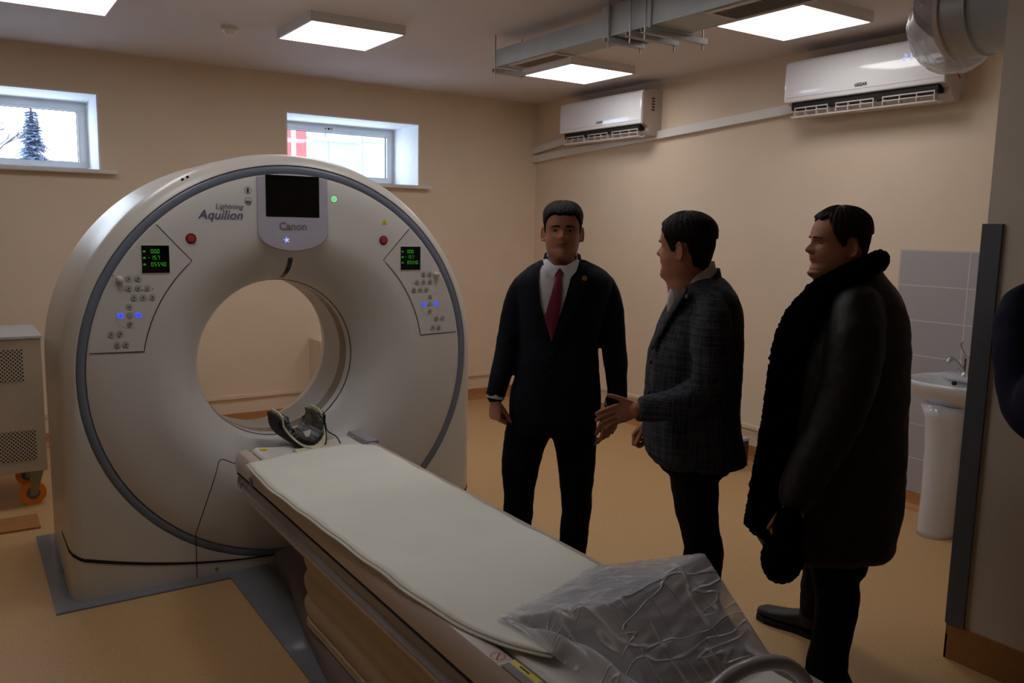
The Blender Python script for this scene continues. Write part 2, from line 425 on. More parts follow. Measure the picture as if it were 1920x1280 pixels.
# ================================================================== THE ROOM
struct('floor', box(new(), -2.2, 4.95, -2.5, 6.96, -0.12, 0.0), M_floor)
struct('ceiling', box(new(), -2.2, 4.95, -2.5, 7.5, ZC, ZC + 0.15), M_ceil)
YO = 7.45
WZ0, WZ1 = 2.005, 2.555
W1 = (-0.30, 0.925); W2 = (2.301, 3.518)
b = new()
box(b, -2.2, 4.95, YB, YO, -0.1, WZ0); box(b, -2.2, 4.95, YB, YO, WZ1, ZC)
for x0, x1 in ((-2.2, W1[0]), (W1[1], W2[0]), (W2[1], 4.95)): box(b, x0, x1, YB, YO, WZ0, WZ1)
struct('wall_back', b, M_wall)
b = new(); box(b, XR, XR + 0.15, 1.6, YB, -0.1, ZC); struct('wall_right', b, M_wall)
b = new(); box(b, 3.18, XR, -2.5, 1.615, -0.1, ZC); struct('wall_pier', b, M_pier)
b = new(); box(b, -2.35, -2.2, -2.5, YB, -0.1, ZC); struct('wall_left', b, M_wall)
b = new(); box(b, -2.35, 4.95, -2.65, -2.5, -0.1, ZC); struct('wall_front', b, M_wall)
# skirting: coved linoleum
def cove(poly_axis, a, b_, wallpos, sgn, name, m=M_base, h=0.1):
    prof = [(0, 0), (0, h), (-0.006, h), (-0.008, 0.05), (-0.014, 0.028), (-0.03, 0.010), (-0.055, 0.001), (-0.055, 0.0)]
    bm = new()
    if poly_axis == 'x': prism(bm, [(wallpos + sgn * p[0], p[1]) for p in prof], 'x', a, b_)
    else:
        rings(bm, [[(wallpos + sgn * p[0], y, p[1]) for p in prof] for y in (a, b_)])
    return struct(name, bm, m)
cove('x', -2.2, XR, YB, 1, 'baseboard_back')
cove('y', 1.615, YB, XR, 1, 'baseboard_right')
b = new(); box(b, 3.172, 3.18, -2.5, 1.623, 0, 0.145); box(b, 3.172, 4.8, 1.615, 1.623, 0, 0.1)
struct('baseboard_pier', b, M_base)
# windows
def window(idx, x0, x1):
    # plastered reveal, frame, sash and pane
    t = 0.012
    bm = new()
    box(bm, x0, x0 + t, YB - 0.002, 7.32, WZ0, WZ1); box(bm, x1 - t, x1, YB - 0.002, 7.32, WZ0, WZ1)
    box(bm, x0 + t, x1 - t, YB - 0.002, 7.32, WZ1 - t, WZ1)
    rv = struct('trim_%d' % idx, bm, M_reveal)
    fr = bpy.data.objects.new('window_%d' % idx, None); COL.objects.link(fr); fr['kind'] = 'structure'
    fr.location = (x0, 7.3, WZ0); WO[fr.name] = Vector(fr.location)
    a0, a1, z0, z1 = x0 + t, x1 - t, WZ0 + 0.012, WZ1 - t
    bm = new(); w = 0.03
    def frame(bm, a0, a1, z0, z1, w, y0, y1, bev):
        box(bm, a0, a1, y0, y1, z0, z0 + w, bev); box(bm, a0, a1, y0, y1, z1 - w, z1, bev)
        box(bm, a0, a0 + w, y0, y1, z0 + w, z1 - w, bev); box(bm, a1 - w, a1, y0, y1, z0 + w, z1 - w, bev)
    frame(bm, a0, a1, z0, z1, w, 7.32, 7.39, 0.003)
    obj('frame', bm, M_pvc, fr)
    bm = new(); frame(bm, a0 + w - 0.008, a1 - w + 0.008, z0 + w - 0.008, z1 - w + 0.008, 0.05, 7.305, 7.37, 0.006)
    sash = obj('sash', bm, M_pvc, fr)
    bm = new()
    for dx, r in ((-0.028, 0.006), (0, 0.009), (0.028, 0.006)):
        disc(bm, ((a0 + a1) / 2 - 0.05 + dx, 7.302, z1 - 0.042), r, 'y', 0.004)
    obj('vent_hole', bm, M_dark, sash)
    bm = new(); q = w + 0.04; frame(bm, a0 + q, a1 - q, z0 + q, z1 - q, 0.006, 7.335, 7.35, 0)
    obj('gasket', bm, M_dark, sash)
    bm = new(); box(bm, a0 + q, a1 - q, 7.345, 7.35, z0 + q, z1 - q); obj('pane', bm, M_glass, fr)
    bm = new(); box(bm, x0 - 0.03, x1 + 0.10, YB - 0.075, 7.33, WZ0 - 0.022, WZ0 + 0.006, 0.004)
    s = struct('trim_%d' % (idx + 2), bm, M_white)
window(1, *W1); window(2, *W2)
# tile splashback, trunking, conduits
b = new(); box(b, XR - 0.008, XR, 1.615, 2.935, 0.103, 1.57); struct('trim_5', b, M_tile)
def strip(p0, p1, h, t):  # inclined trunking on the right wall
    bm = new(); (y0, z0), (y1, z1) = p0, p1
    rings(bm, [[(XR - 0.001, y, z), (XR - t, y, z), (XR - t, y, z + h), (XR - 0.001, y, z + h)] for y, z in ((y0, z0), (y1, z1))])
    return bm
tag(obj('cable_trunking', strip((YB - 0.001, 2.29), (3.705, 2.458), 0.062, 0.045), M_white), 'long sloping white trunking running from the corner under both air conditioners', 'trunking')
tag(obj('cable_trunking', strip((YB - 0.001, 2.37), (6.148, 2.447), 0.06, 0.045), M_white), 'short upper white trunking rising from the corner to the far air conditioner', 'trunking')
b = new(); box(b, 0.0, XR - 0.001, YB - 0.022, YB, 0.226, 0.252); box(b, XR - 0.022, XR, 2.945, YB - 0.022, 0.226, 0.252)
tag(obj('conduit', b, M_wall), 'thin cream conduit running low along the back and right walls', 'conduit')
b = new(); box(b, 2.475, 3.6, 6.55, YB, 0.0, 0.69, 0.004); struct('trim_6', b, M_wall)

# pier corner guard
b = new()
prism(b, [(3.168, 1.627), (3.168, 1.555), (3.1795, 1.555), (3.1795, 1.6155), (3.24, 1.6155), (3.24, 1.627)], 'z', 0.145, 1.70)
tag(obj('corner_guard', b, M_guard), 'dark grey corner guard on the edge of the near wall pier', 'corner guard')
# floor plates
b = new(); box(b, 0.267, 2.40, 3.80, 4.835, 0.0, 0.008); box(b, 0.985, 1.685, 0.6, 3.80, 0.0, 0.008)
tag(obj('floor_plate', b, M_plate), 'glossy grey floor plate under the scanner and its couch', 'floor plate')
b = new(); box(b, -0.9, 0.30, 4.975, 5.21, 0.0, 0.012); tag(obj('board', b, M_board), 'flat brown board on the floor beside the scanner', 'board')

# ================================================================== LAMPS
def lamp(cx, cy, label, first=None):
    if first is None:
        t = thing('ceiling_lamp', label, 'lamp', (cx, cy, ZC), 'square LED panels on the ceiling')
        s = 0.2975; bm = new(); f = 0.012
        for a in ((-s, s, -s, -s + f), (-s, s, s - f, s), (-s, -s + f, -s + f, s - f), (s - f, s, -s + f, s - f)):
            box(bm, cx + a[0], cx + a[1], cy + a[2], cy + a[3], ZC - 0.055, ZC)
        obj('frame', bm, M_lampf, t)
        bm = new(); box(bm, cx - s + f, cx + s - f, cy - s + f, cy + s - f, ZC - 0.054, ZC - 0.048); obj('diffuser', bm, M_diff, t)
        return t
    t = copy_tree(first); t.location = (cx, cy, ZC); t['label'] = label; return t
L0 = lamp(2.055, 5.04, 'lit square ceiling lamp above the scanner, second from the left')
lamp(0.50, 5.10, 'lit square ceiling lamp cut off by the top left corner of the view', L0)
lamp(3.96, 5.10, 'lit square ceiling lamp beside the duct end, in front of the far air conditioner', L0)
lamp(2.05, 3.15, 'added square fill lamp above the couch, unseen outside the top of the view', L0)  # unseen lamp, added to brighten the scanner front and couch
lamp(0.50, 3.15, 'added square fill lamp above the front left floor, unseen outside the top of the view', L0)  # second unseen lamp, added because the near floor stayed too dark
lamp(3.93, 3.15, 'lit square ceiling lamp beside the duct in front of the near air conditioner', L0)

# smoke detector
sp = (1.50, 5.46)
t = thing('smoke_detector', 'small round smoke detector on the ceiling left of the scanner lamp', 'smoke detector', (sp[0], sp[1], ZC))
b = new(); disc(b, (sp[0], sp[1], ZC - 0.022), 0.052, 'z', 0.022, 28); obj('base', b, M_white, t, 40)
b = new(); disc(b, (sp[0], sp[1], ZC - 0.05), 0.030, 'z', 0.028, 28, 0.046); obj('sensor_cap', b, M_white, t, 40)

# ================================================================== VENTILATION DUCT
dx0, dx1, dz = 2.925, 3.175, 2.66
t = thing('ventilation_duct', 'rectangular grey sheet metal duct hung below the ceiling', 'duct', (dx0, 3.5, dz))
b = new(); box(b, dx0, 3.105, 3.55, 4.62, dz, dz + 0.105); box(b, dx0 - 0.012, dx1 + 0.012, 3.50, 3.56, dz - 0.012, dz + 0.15)
box(b, dx0, dx1 + 0.02, 1.5, 3.50, dz - 0.005, dz + 0.15)
for y in (3.2, 2.2): box(b, dx0 - 0.012, dx1 + 0.032, y - 0.012, y + 0.012, dz - 0.017, dz + 0.16)
obj('duct_body', b, M_duct, t)
def grille(y0, y1, zz, xr):
    bm = new(); x0, x1 = dx0 + 0.022, xr - 0.012; f = 0.022
    box(bm, x0, x1, y0, y0 + f, zz - 0.008, zz); box(bm, x0, x1, y1 - f, y1, zz - 0.008, zz)
    box(bm, x0, x0 + f, y0 + f, y1 - f, zz - 0.008, zz); box(bm, x1 - f, x1, y0 + f, y1 - f, zz - 0.008, zz)
    g = obj('grille', bm, M_acbody, t)
    bm = new()
    for i in range(9):
        xx = x0 + f + 0.006 + i * (x1 - x0 - 2 * f) / 9
        box(bm, xx, xx + 0.007, y0 + f, y1 - f, zz - 0.006, zz - 0.001)
    obj('slat', bm, M_grille, g)
    bm = new(); box(bm, x0 + f, x1 - f, y0 + f, y1 - f, zz - 0.001, zz - 0.0005); obj('opening', bm, M_dark, g)
grille(4.02, 4.50, dz, 3.105); grille(1.7, 2.86, dz - 0.005, dx1)
for y, xe in ((4.60, 3.13), (3.50, 3.15), (3.33, 3.235), (3.22, 3.33)):
    bm = new(); zz = dz - 0.042
    box(bm, dx0 - 0.03, xe, y - 0.015, y + 0.015, zz, zz + 0.004); box(bm, dx0 - 0.03, xe, y - 0.017, y - 0.013, zz, zz + 0.028); box(bm, dx0 - 0.03, xe, y + 0.013, y + 0.017, zz, zz + 0.028)
    r = obj('support_rail', bm, M_metal, t)
    for xr in (dx0 - 0.018, xe - 0.02): bm = new(); tube(bm, [(xr, y, zz - 0.03), (xr, y, ZC)], 0.0045, 8); obj('threaded_rod', bm, M_metal, r)

# round duct wrapped in film at the pier
c0 = Vector((3.40, 1.92, 2.535))
t = thing('round_duct', 'round metal duct end wrapped in film, above the near wall pier', 'duct', c0)
Y_ = lambda y, dx=0, dz_=0: Vector((c0.x + dx, y, c0.z + dz_))
b = new(); tube(b, [Y_(1.622), Y_(1.80)], [0.172, 0.172], 48); obj('duct_body', b, M_duct, t, 40)
b = new(); tube(b, [Y_(1.795), Y_(1.80), Y_(1.895), Y_(1.90)], [0.172, 0.182, 0.182, 0.172], 48); obj('collar', b, M_metal, t, 40)
b = new(); tube(b, [Y_(1.895), Y_(1.90), Y_(1.92), Y_(1.925)], [0.180, 0.190, 0.190, 0.180], 48); obj('rim', b, M_acbody, t, 40)
b = new()
fp, fr_ = smooth_path([Y_(1.915, 0.004, -0.004), Y_(1.945, 0.03, -0.03), Y_(1.975, 0.09, -0.055), Y_(2.02, 0.20, -0.065), Y_(2.06, 0.34, -0.05)], [(0.184, 0.184), (0.178, 0.176), (0.165, 0.16), (0.15, 0.13), (0.12, 0.10)], 6)
tube(b, fp, fr_, 48)
o = obj('film_wrap', b, M_film, t, True); add_noise(o, 0.02, 0.07)

# ================================================================== AIR CONDITIONERS
def aircon(y0, label, group):
    y1 = y0 + 1.07
    t = thing('air_conditioner', label, 'air conditioner', (XR, y0, 2.40), group)
    # body profile (x, z)
    body = [(4.753, 2.449), (XR, 2.449), (XR, 2.765), (4.70, 2.768), (4.625, 2.755), (4.60, 2.735), (4.60, 2.51), (4.625, 2.49), (4.655, 2.475), (4.665, 2.44), (4.70, 2.41), (4.75, 2.405)]
    bm = new(); rings(bm, [[(x, y, z) for x, z in body] for y in (y0, y1)])
    obj('body', bm, M_acbody, t)
    pan = [(4.60, 2.742), (4.615, 2.752), (4.600, 2.754), (4.586, 2.745), (4.578, 2.725), (4.574, 2.60), (4.576, 2.508), (4.582, 2.496), (4.60, 2.492)]
    bm = new()
    ys = [(y0, 0.93), (y0 + 0.006, 0.98), (y0 + 0.018, 1), (y1 - 0.018, 1), (y1 - 0.006, 0.98), (y1, 0.93)]
    rs = []
    for y, k in ys:
        rs.append([(4.60 + (x - 4.60) * (k * 2.2 - 1.2 if x < 4.6 else 1), y, 2.62 + (z - 2.62) * (0.8 + 0.2 * k)) for x, z in pan])
    rings(bm, rs); p = obj('front_panel', bm, M_ac, t, 40)
    bm = new(); box(bm, 4.5735, 4.58, y0 + 0.02, y1 - 0.02, 2.5195, 2.5225); obj('trim_line', bm, M_acbody, p)
    bm = new(); box(bm, 4.603, 4.66, y0 + 0.045, y1 - 0.045, 2.445, 2.492); obj('air_outlet', bm, M_dark, t)
    bm = new()
    rings(bm, [[(4.672, y, 2.405), (4.640, y, 2.392), (4.594, y, 2.397), (4.590, y, 2.404), (4.640, y, 2.400), (4.668, y, 2.412)] for y in (y0 + 0.05, y1 - 0.05)])
    obj('flap', bm, M_ac, t, 50)
    bm = new(); yy = y0 + 0.06
    for w in (0.32, 0.26, 0.25):
        for z in (2.452, 2.43):
            box(bm, 4.598, 4.605, yy, yy + w, z, z + 0.006)
        for k in range(4):
            q = yy + k * (w - 0.006) / 3; box(bm, 4.600, 4.63, q, q + 0.006, 2.41, 2.458)
        box(bm, 4.601, 4.64, yy, yy + w, 2.456, 2.460)
        yy += w + 0.055
    obj('louvre', bm, M_acbody, t)
    bm = text_bm('LESSAR', 0.026, (4.572, y1 - 0.56, 2.535), (0, -1, 0), (0, 0, 1), 0.001, bold=0.0008)
    obj('lettering', bm, M_ink, p)
    return t
A1 = aircon(5.075, 'white split air conditioner near the room corner, the smaller one in view', 'white split air conditioners')
pl = [c for c in A1.children if c.name.startswith('front_panel')][0]
A2 = copy_tree(A1); A2.location = (XR, 2.63, 2.40); A2['label'] = 'large near white air conditioner showing the number 21'
WO[A2.name] = Vector((XR, 2.63, 2.40))
b = new()
def Pac(x, z): return (4.5728, 2.63 + 0.25 - x, z)
seg_digits(b, '2', 0.0, 2.635, 0.022, 0.04, Pac, 0.005); dsp = obj('temperature_display', b, M_viol, A2)
b = new(); seg_digits(b, '1', 0.0297, 2.635, 0.022, 0.04, Pac, 0.005); obj('display_digit', b, M_viol, dsp)
# side stickers
b = new(); q = 5.073
for i, (xx, w) in enumerate(((4.70, 0.03),)):
    for k in range(5): box(b, xx - 0.015 + 0.005 * (k % 2), xx + 0.02, q, q + 0.002, 2.60 + k * 0.022, 2.612 + k * 0.022)
obj('side_sticker', b, M_ink, A1)
b = new(); rings(b, [[(4.66, y, 2.60), (4.69, y, 2.575), (4.735, y, 2.535), (4.73, y, 2.525), (4.68, y, 2.565), (4.655, y, 2.588)] for y in (2.626, 2.63)])
obj('red_sticker', b, M_redink, A2)['label'] = 'red slanting sticker'

# ================================================================== SINK
sy = 2.37
t = thing('washbasin', 'white ceramic washbasin on a pedestal beside the near wall pier', 'washbasin', (4.6, sy, 0))
b = new(); rs = []
N = 40
def bowl(a, k, z, dx=0.0):
    cx = 4.56 + dx; c, s = cos(a), sin(a)
    x = cx + (0.24 if c > 0 else 0.25) * k * (abs(c) ** 0.8) * (1 if c > 0 else -1)
    y = sy + 0.275 * k * (abs(s) ** 0.9) * (1 if s > 0 else -1)
    return (min(x, XR - 0.009), y, z)
for k, z, dxx in ((0.36, 0.70, 0.04), (0.50, 0.715, 0.03), (0.80, 0.775, 0.01), (0.96, 0.82, 0), (1.0, 0.845, 0), (1.0, 0.862, 0), (0.97, 0.868, 0), (0.90, 0.862, 0), (0.84, 0.835, -0.01), (0.66, 0.775, -0.02), (0.3, 0.745, -0.02), (0.08, 0.742, -0.02)):
    rs.append([bowl(2 * pi * i / N, k, z, dxx) for i in range(N)])
rings(b, rs); obj('basin', b, M_ceramic, t, True)
b = new(); box(b, 4.70, XR - 0.009, sy - 0.22, sy + 0.22, 0.835, 0.874, 0.008); obj('tap_ledge', b, M_ceramic, t, 40)
b = new(); px_, py_ = 4.475, sy + 0.03
rings(b, [[(px_ + (0.10 if cos(a) < 0 else 0.12) * k * cos(a), py_ + 0.09 * k * sin(a), z) for a in [2 * pi * i / 32 for i in range(32)]] for k, z in ((1.0, 0.0), (1.0, 0.03), (0.94, 0.25), (0.96, 0.5), (1.08, 0.66), (1.35, 0.735))])
obj('pedestal', b, M_ceramic, t, True)
b = new(); disc(b, (4.695, sy + 0.11, 0.825), 0.012, 'x', -0.014, 16); obj('overflow_hole', b, M_dark, t)
fx, fy = 4.73, sy + 0.075
b = new(); tube(b, [(fx, fy, 0.87), (fx, fy, 0.874), (fx, fy, 0.955)], [0.026, 0.023, 0.021], 20); tube(b, [(fx, fy, 0.955), (fx, fy, 0.975), (fx, fy, 0.982)], [0.027, 0.026, 0.012], 20); tap = obj('tap', b, M_chrome, t, 40)
b = new(); P_, R_ = smooth_path([(fx, fy, 0.885), (fx - 0.04, fy + 0.015, 0.925), (fx - 0.085, fy + 0.03, 0.965), (fx - 0.11, fy + 0.036, 0.968), (fx - 0.12, fy + 0.04, 0.95)], [0.013, 0.014, 0.014, 0.013, 0.013], 4)
tube(b, P_, R_, 14); obj('spout', b, M_chrome, tap, True)
b = new(); P_, R_ = smooth_path([(fx, fy, 0.975), (fx - 0.006, fy + 0.012, 1.0), (fx - 0.012, fy + 0.028, 1.035), (fx - 0.012, fy + 0.03, 1.065)], [0.006, 0.005, 0.005, 0.008], 4)
tube(b, P_, R_, 10); obj('lever', b, M_chrome, tap, True)
b = new(); P_, R_ = smooth_path([(4.72, 2.27, 0.35), (4.73, 2.262, 0.45), (4.73, 2.262, 0.55), (4.72, 2.27, 0.66)], [0.018] * 4, 4); tube(b, P_, R_, 10)
tag(obj('drain_hose', b, M_dark, None, True), 'dark drain hose behind the washbasin pedestal', 'hose')

# stool
t = thing('step_stool', 'low dark metal step stool standing against the right wall', 'step stool', (4.5, 3.95, 0))
b = new(); box(b, 4.30, 4.64, 3.86, 4.32, 0.185, 0.205, 0.004); obj('tread', b, M_foam, t)
for x, y in ((4.31, 3.87), (4.61, 3.87), (4.31, 4.29), (4.61, 4.29)):
    b = new(); box(b, x, x + 0.025, y, y + 0.025, 0.0, 0.185); obj('leg', b, M_stool, t)

# ================================================================== CABINET LEFT
cy0, cy1, cx1 = 5.36, 5.95, 0.375
t = thing('equipment_cabinet', 'beige perforated equipment cabinet on orange castors left of the scanner', 'cabinet', (0, 5.6, 0))
b = new(); box(b, -0.45, cx1, cy0, cy1, 0.215, 0.982, 0.003); obj('body', b, M_cab, t)
b = new(); box(b, -0.46, cx1 + 0.008, cy0 - 0.01, cy1, 0.982, 0.998, 0.003); obj('top_panel', b, M_cabtop, t)
for z0, z1, xr in ((0.74, 0.925, 0.285), (0.285, 0.46, 0.325)):
    b = new(); box(b, -0.4, xr, cy0 - 0.003, cy0, z0, z1); obj('perforated_panel', b, M_perf, t)
for x, y in ((0.30, 5.45), (0.30, 5.87), (-0.38, 5.45), (-0.38, 5.87)):
    b = new(); disc(b, (x, y - 0.018, 0.068), 0.068, 'y', 0.036, 32); w = obj('castor', b, M_orange, t, 40)
    b = new(); disc(b, (x, y - 0.02, 0.068), 0.036, 'y', 0.04, 24); obj('wheel_hub', b, M_guard, w, 40)
    b = new(); box(b, x - 0.05, x + 0.05, y - 0.05, y + 0.05, 0.203, 0.215)
    for s in (-0.028, 0.024): rings(b, [[(x - 0.012, yy, 0.205), (x + 0.06, yy, 0.205), (x + 0.018, yy, 0.055), (x - 0.014, yy, 0.055)] for yy in (y + s, y + s + 0.004)])
    obj('bracket', b, M_zinc, w)

# ================================================================== OUTSIDE
b = new(); box(b, -20, 40, 7.46, 60, 1.2, 1.3); struct('ground_outside', b, M_snow)
t = thing('neighbour_building', 'white and red panelled building seen through the right window', 'building', (8, 16, 1.3))
b = new(); box(b, 5.8, 16, 16, 24, 1.3, 9); obj('white_facade', b, M_fac, t)
b = new(); box(b, 4.9, 5.5, 15.98, 24, 1.3, 9); box(b, 5.58, 5.80, 15.98, 24, 1.3, 9); obj('red_facade', b, M_facred, t)
b = new(); box(b, 5.5, 5.58, 15.95, 24, 1.3, 9); obj('corner_trim', b, M_snow, t)
b = new(); box(b, 5.85, 6.9, 15.93, 16.0, 3.28, 3.34); obj('window_sill', b, M_snow, t)
b = new(); box(b, 6.2, 6.75, 15.96, 16.0, 3.34, 4.9); obj('window', b, M_facade, t)
def spruce(cx, cy, z0, h, label):
    t = thing('spruce_tree', label, 'tree', (cx, cy, z0))
    b = new(); tube(b, [(cx, cy, z0), (cx, cy, z0 + h)], [0.12, 0.02], 8); obj('trunk', b, M_bark, t)
    b = new(); rnd = random.Random(3)
    n = 40
    for i in range(n):
        f = i / n; z = z0 + h * (0.12 + 0.86 * f); R = (1 - f) * h * 0.30 + 0.04
        for k in range(13):
            a = rnd.random() * 6.28; r = R * rnd.uniform(0.45, 1.2)
            d = Vector((cos(a), sin(a), 0)); s = Vector((-sin(a), cos(a), 0))
            for q in range(7):
                u = (q + 1) / 7; p = Vector((cx, cy, z)) + d * r * u + Vector((0, 0, -0.25 * r * u * u + 0.05 * r))
                w = 0.13 * h / 4 * (1.2 - u)
                for sg in (-1, 1):
                    tip = p + s * sg * w * rnd.uniform(0.8, 1.9) + d * w * 0.8 + Vector((0, 0, -w * rnd.uniform(0, 0.8)))
                    vs = [b.verts.new(x) for x in (p, p + d * w * 0.5, tip, p + Vector((0, 0, -0.03)))]
                    b.faces.new((vs[0], vs[1], vs[2])); b.faces.new((vs[0], vs[2], vs[3]))
    obj('foliage', b, M_spruce, t, recalc=False)
spruce(1.46, 20, 1.3, 2.62, 'blue grey spruce tree seen through the left window')
t = thing('bare_tree', 'bare branching tree at the left edge of the left window', 'tree', (0.2, 15, 1.3))
b = new(); rnd = random.Random(5)
def branch(p, d, r, n):
    q = p + d * r * 22; tube(b, [p, q], [r, r * 0.7], 5)
    if n:
        for _ in range(3):
            e = (d + Vector((rnd.uniform(-.8, .8), rnd.uniform(-.3, .3), rnd.uniform(-.3, .6)))).normalized(); branch(q, e, r * 0.66, n - 1)
branch(Vector((0.2, 15, 1.3)), Vector((0.05, 0, 1)), 0.035, 4)
obj('branches', b, M_bark, t)

# ================================================================== CT SCANNER GANTRY
GC = Vector((1.335, 0, 0.975)); YF = 3.87; YBK = 4.80
t = thing('ct_scanner', 'large cream ring-shaped CT scanner gantry with round bore', 'scanner', (GC.x, 4.3, 0.008))
G = t
NA = 96
def arch(R, y, zb=0.008):
    pts = []
    for i in range(NA + 1): a = pi * i / NA; pts.append((GC.x + R * cos(a), y, GC.z + R * sin(a)))
    for i in range(1, 13): pts.append((GC.x - R, y, GC.z - (GC.z - zb) * i / 12))
    for i in range(1, 32): pts.append((GC.x - R + 2 * R * i / 32, y, zb))
    for i in range(0, 12): pts.append((GC.x + R, y, zb + (GC.z - zb) * i / 12))
    return pts
ANG = [atan2(p[2] - GC.z, p[0] - GC.x) for p in arch(1.0, 0)]
def circ(r, y): return [(GC.x + r * cos(a), y, GC.z + r * sin(a)) for a in ANG]
def flare(r, r0=0.40, r1=0.66, y0=YF, dep=0.275):
    if r >= r1: return y0
    return y0 + dep * (1 - sqrt(max(0.0, 1 - ((r1 - r) / (r1 - r0)) ** 2)))
b = new()
layers = [circ(0.943, YF + 0.012), circ(0.944, YF + 0.002), arch(0.947, YF), arch(0.962, YF + 0.006), arch(0.985, YF + 0.028), arch(0.997, YF + 0.06), arch(1.0, YF + 0.10), arch(1.0, YF + 0.30), arch(1.0, YF + 0.302), arch(0.994, YF + 0.306), arch(0.994, YBK - 0.12), arch(0.975, YBK - 0.03), arch(0.94, YBK)]
for r in (0.9, 0.66): layers.append(circ(r, YBK))
for k in range(1, 9): r = 0.66 - 0.26 * k / 8; layers.append(circ(r, YBK - (flare(r) - YF)))
rings(b, layers, False, False); obj('housing', b, M_gantry, G, 35)
b = new()
rs = [circ(0.905, YF + 0.012), circ(0.904, YF + 0.001), circ(0.900, YF - 0.001)]
for r in (0.8, 0.72, 0.68): rs.append(circ(r, YF - 0.001))
for k in range(1, 25):
    q = pi / 2 * k / 24; rs.append(circ(0.66 - 0.26 * sin(q), YF - 0.001 + 0.275 * (1 - cos(q))))
rings(b, rs, False, False); fc = obj('front_cover', b, M_gantry2, G, 35)
b = new(); rs = []
for k in range(9):
    q = pi * k / 8; rs.append(circ(0.924 + 0.0195 * cos(q), YF + 0.010 - 0.010 * sin(q)))
rings(b, rs, False, False); obj('trim_ring', b, M_ring, G, True)
b = new(); rings(b, [circ(0.400, 4.143), circ(0.395, 4.150), circ(0.395, 4.20)], False, False); rings(b, [circ(0.395, 4.285), circ(0.402, 4.29), circ(0.400, 4.53)], False, False); obj('bore_liner', b, M_gantry, G, 30)
b = new(); rings(b, [circ(0.3945, 4.198), circ(0.3945, 4.287)], False, False); obj('scan_window', b, M_band, G, True)
b = new(); rings(b, [circ(0.4015, 4.138), circ(0.397, 4.146)], False, False); obj('bore_seam', b, M_seam, G, True)
def ribbon(bm, pts, w, y, dy=0.0):
    """flat strip following x,z points on the front plane"""
    P = [Vector((p[0], 0, p[1])) for p in pts]; n = len(P); w = w if isinstance(w, list) else [w] * n
    vs = []
    for i, p in enumerate(P):
        d = (P[min(i + 1, n - 1)] - P[max(i - 1, 0)]).normalized(); s = Vector((-d.z, 0, d.x)) * w[i] / 2
        yy = y(p) if callable(y) else y
        vs.append((bm.verts.new((p.x + s.x, yy, p.z + s.z)), bm.verts.new((p.x - s.x, yy, p.z - s.z))))
    for (a, c), (e, f) in zip(vs[:-1], vs[1:]): bm.faces.new((a, c, f, e))
def ysurf(p):
    r = hypot(p.x - GC.x, p.z - GC.z); return flare(r) - 0.0022
# smile-shaped split line above the base skirt
b = new()
pts = [(GC.x - 0.945 + 1.89 * i / 60, 0) for i in range(61)]
pts = [(x, 0.045 + 0.165 * (x - GC.x) ** 2) for x, _ in pts]
ribbon(b, pts, [0.006 + 0.010 * abs(x - GC.x) for x, _ in pts], YF - 0.0015)
for sg in (-1, 1):
    pth = [(GC.x + sg * 0.945, YF - 0.0015, 0.192), (GC.x + sg * 0.9635, YF + 0.005, 0.200), (GC.x + sg * 0.9865, YF + 0.027, 0.214), (GC.x + sg * 0.9990, YF + 0.06, 0.228), (GC.x + sg * 1.0015, YF + 0.1, 0.236), (GC.x + sg * 1.0015, YF + 0.3, 0.236)]
    v = [(b.verts.new((x, y, z - 0.008)), b.verts.new((x, y, z + 0.008))) for x, y, z in pth]
    for (a, c), (e, f) in zip(v[:-1], v[1:]): b.faces.new((a, c, f, e))
obj('base_seam', b, M_seam, G)
# access panel seams and screws
for sg in (-1, 1):
    b = new(); X = lambda dx: GC.x + sg * dx
    kp = [(0.484, 0.01), (0.484, 0.224), (0.367, 0.545), (0.358, 0.552), (0.345, 0.552), (0.27, 0.51)]
    pp = [kp[0]] + [(p0[0] + (p1[0] - p0[0]) * i / 12, p0[1] + (p1[1] - p0[1]) * i / 12) for p0, p1 in zip(kp[:-1], kp[1:]) for i in range(1, 13)]
    ribbon(b, [(X(x_), z_) for x_, z_ in pp], 0.004, ysurf)
    obj('access_panel_seam', b, M_seam, G)
for sg in (-1, 1):
    for z in (0.155, 0.035):
        b = new(); disc(b, (GC.x + sg * 0.395, YF - 0.002, z), 0.008, 'y', -0.004, 16); obj('screw', b, M_zinc, G, 40)
# rim detail on the top left edge of the housing
for a in (2.06, 2.085):
    b = new(); disc(b, (GC.x + 0.985 * cos(a), YF + 0.027, GC.z + 0.985 * sin(a)), 0.007, 'y', -0.003, 12); obj('rim_fitting', b, M_dark, G)
# laser slot and yellow marks at the bore
b = new(); v = []
for k in range(12):
    r = 0.515 - 0.113 * k / 11; y = flare(r) - 0.003; w = 0.012
    xx = GC.x + 0.004 * sin(k / 11 * pi)
    v.append((b.verts.new((xx - w, y, GC.z + r)), b.verts.new((xx + w, y, GC.z + r))))
for (a, c), (e, f) in zip(v[:-1], v[1:]): b.faces.new((a, c, f, e))
obj('laser_slot', b, M_black, G)
for x0, x1 in ((0.05, 0.10), (-0.07, -0.035)): b = new(); box(b, GC.x + x0, GC.x + x1, 4.135, 4.145, GC.z + 0.396, GC.z + 0.404); obj('yellow_mark', b, M_yel, G)
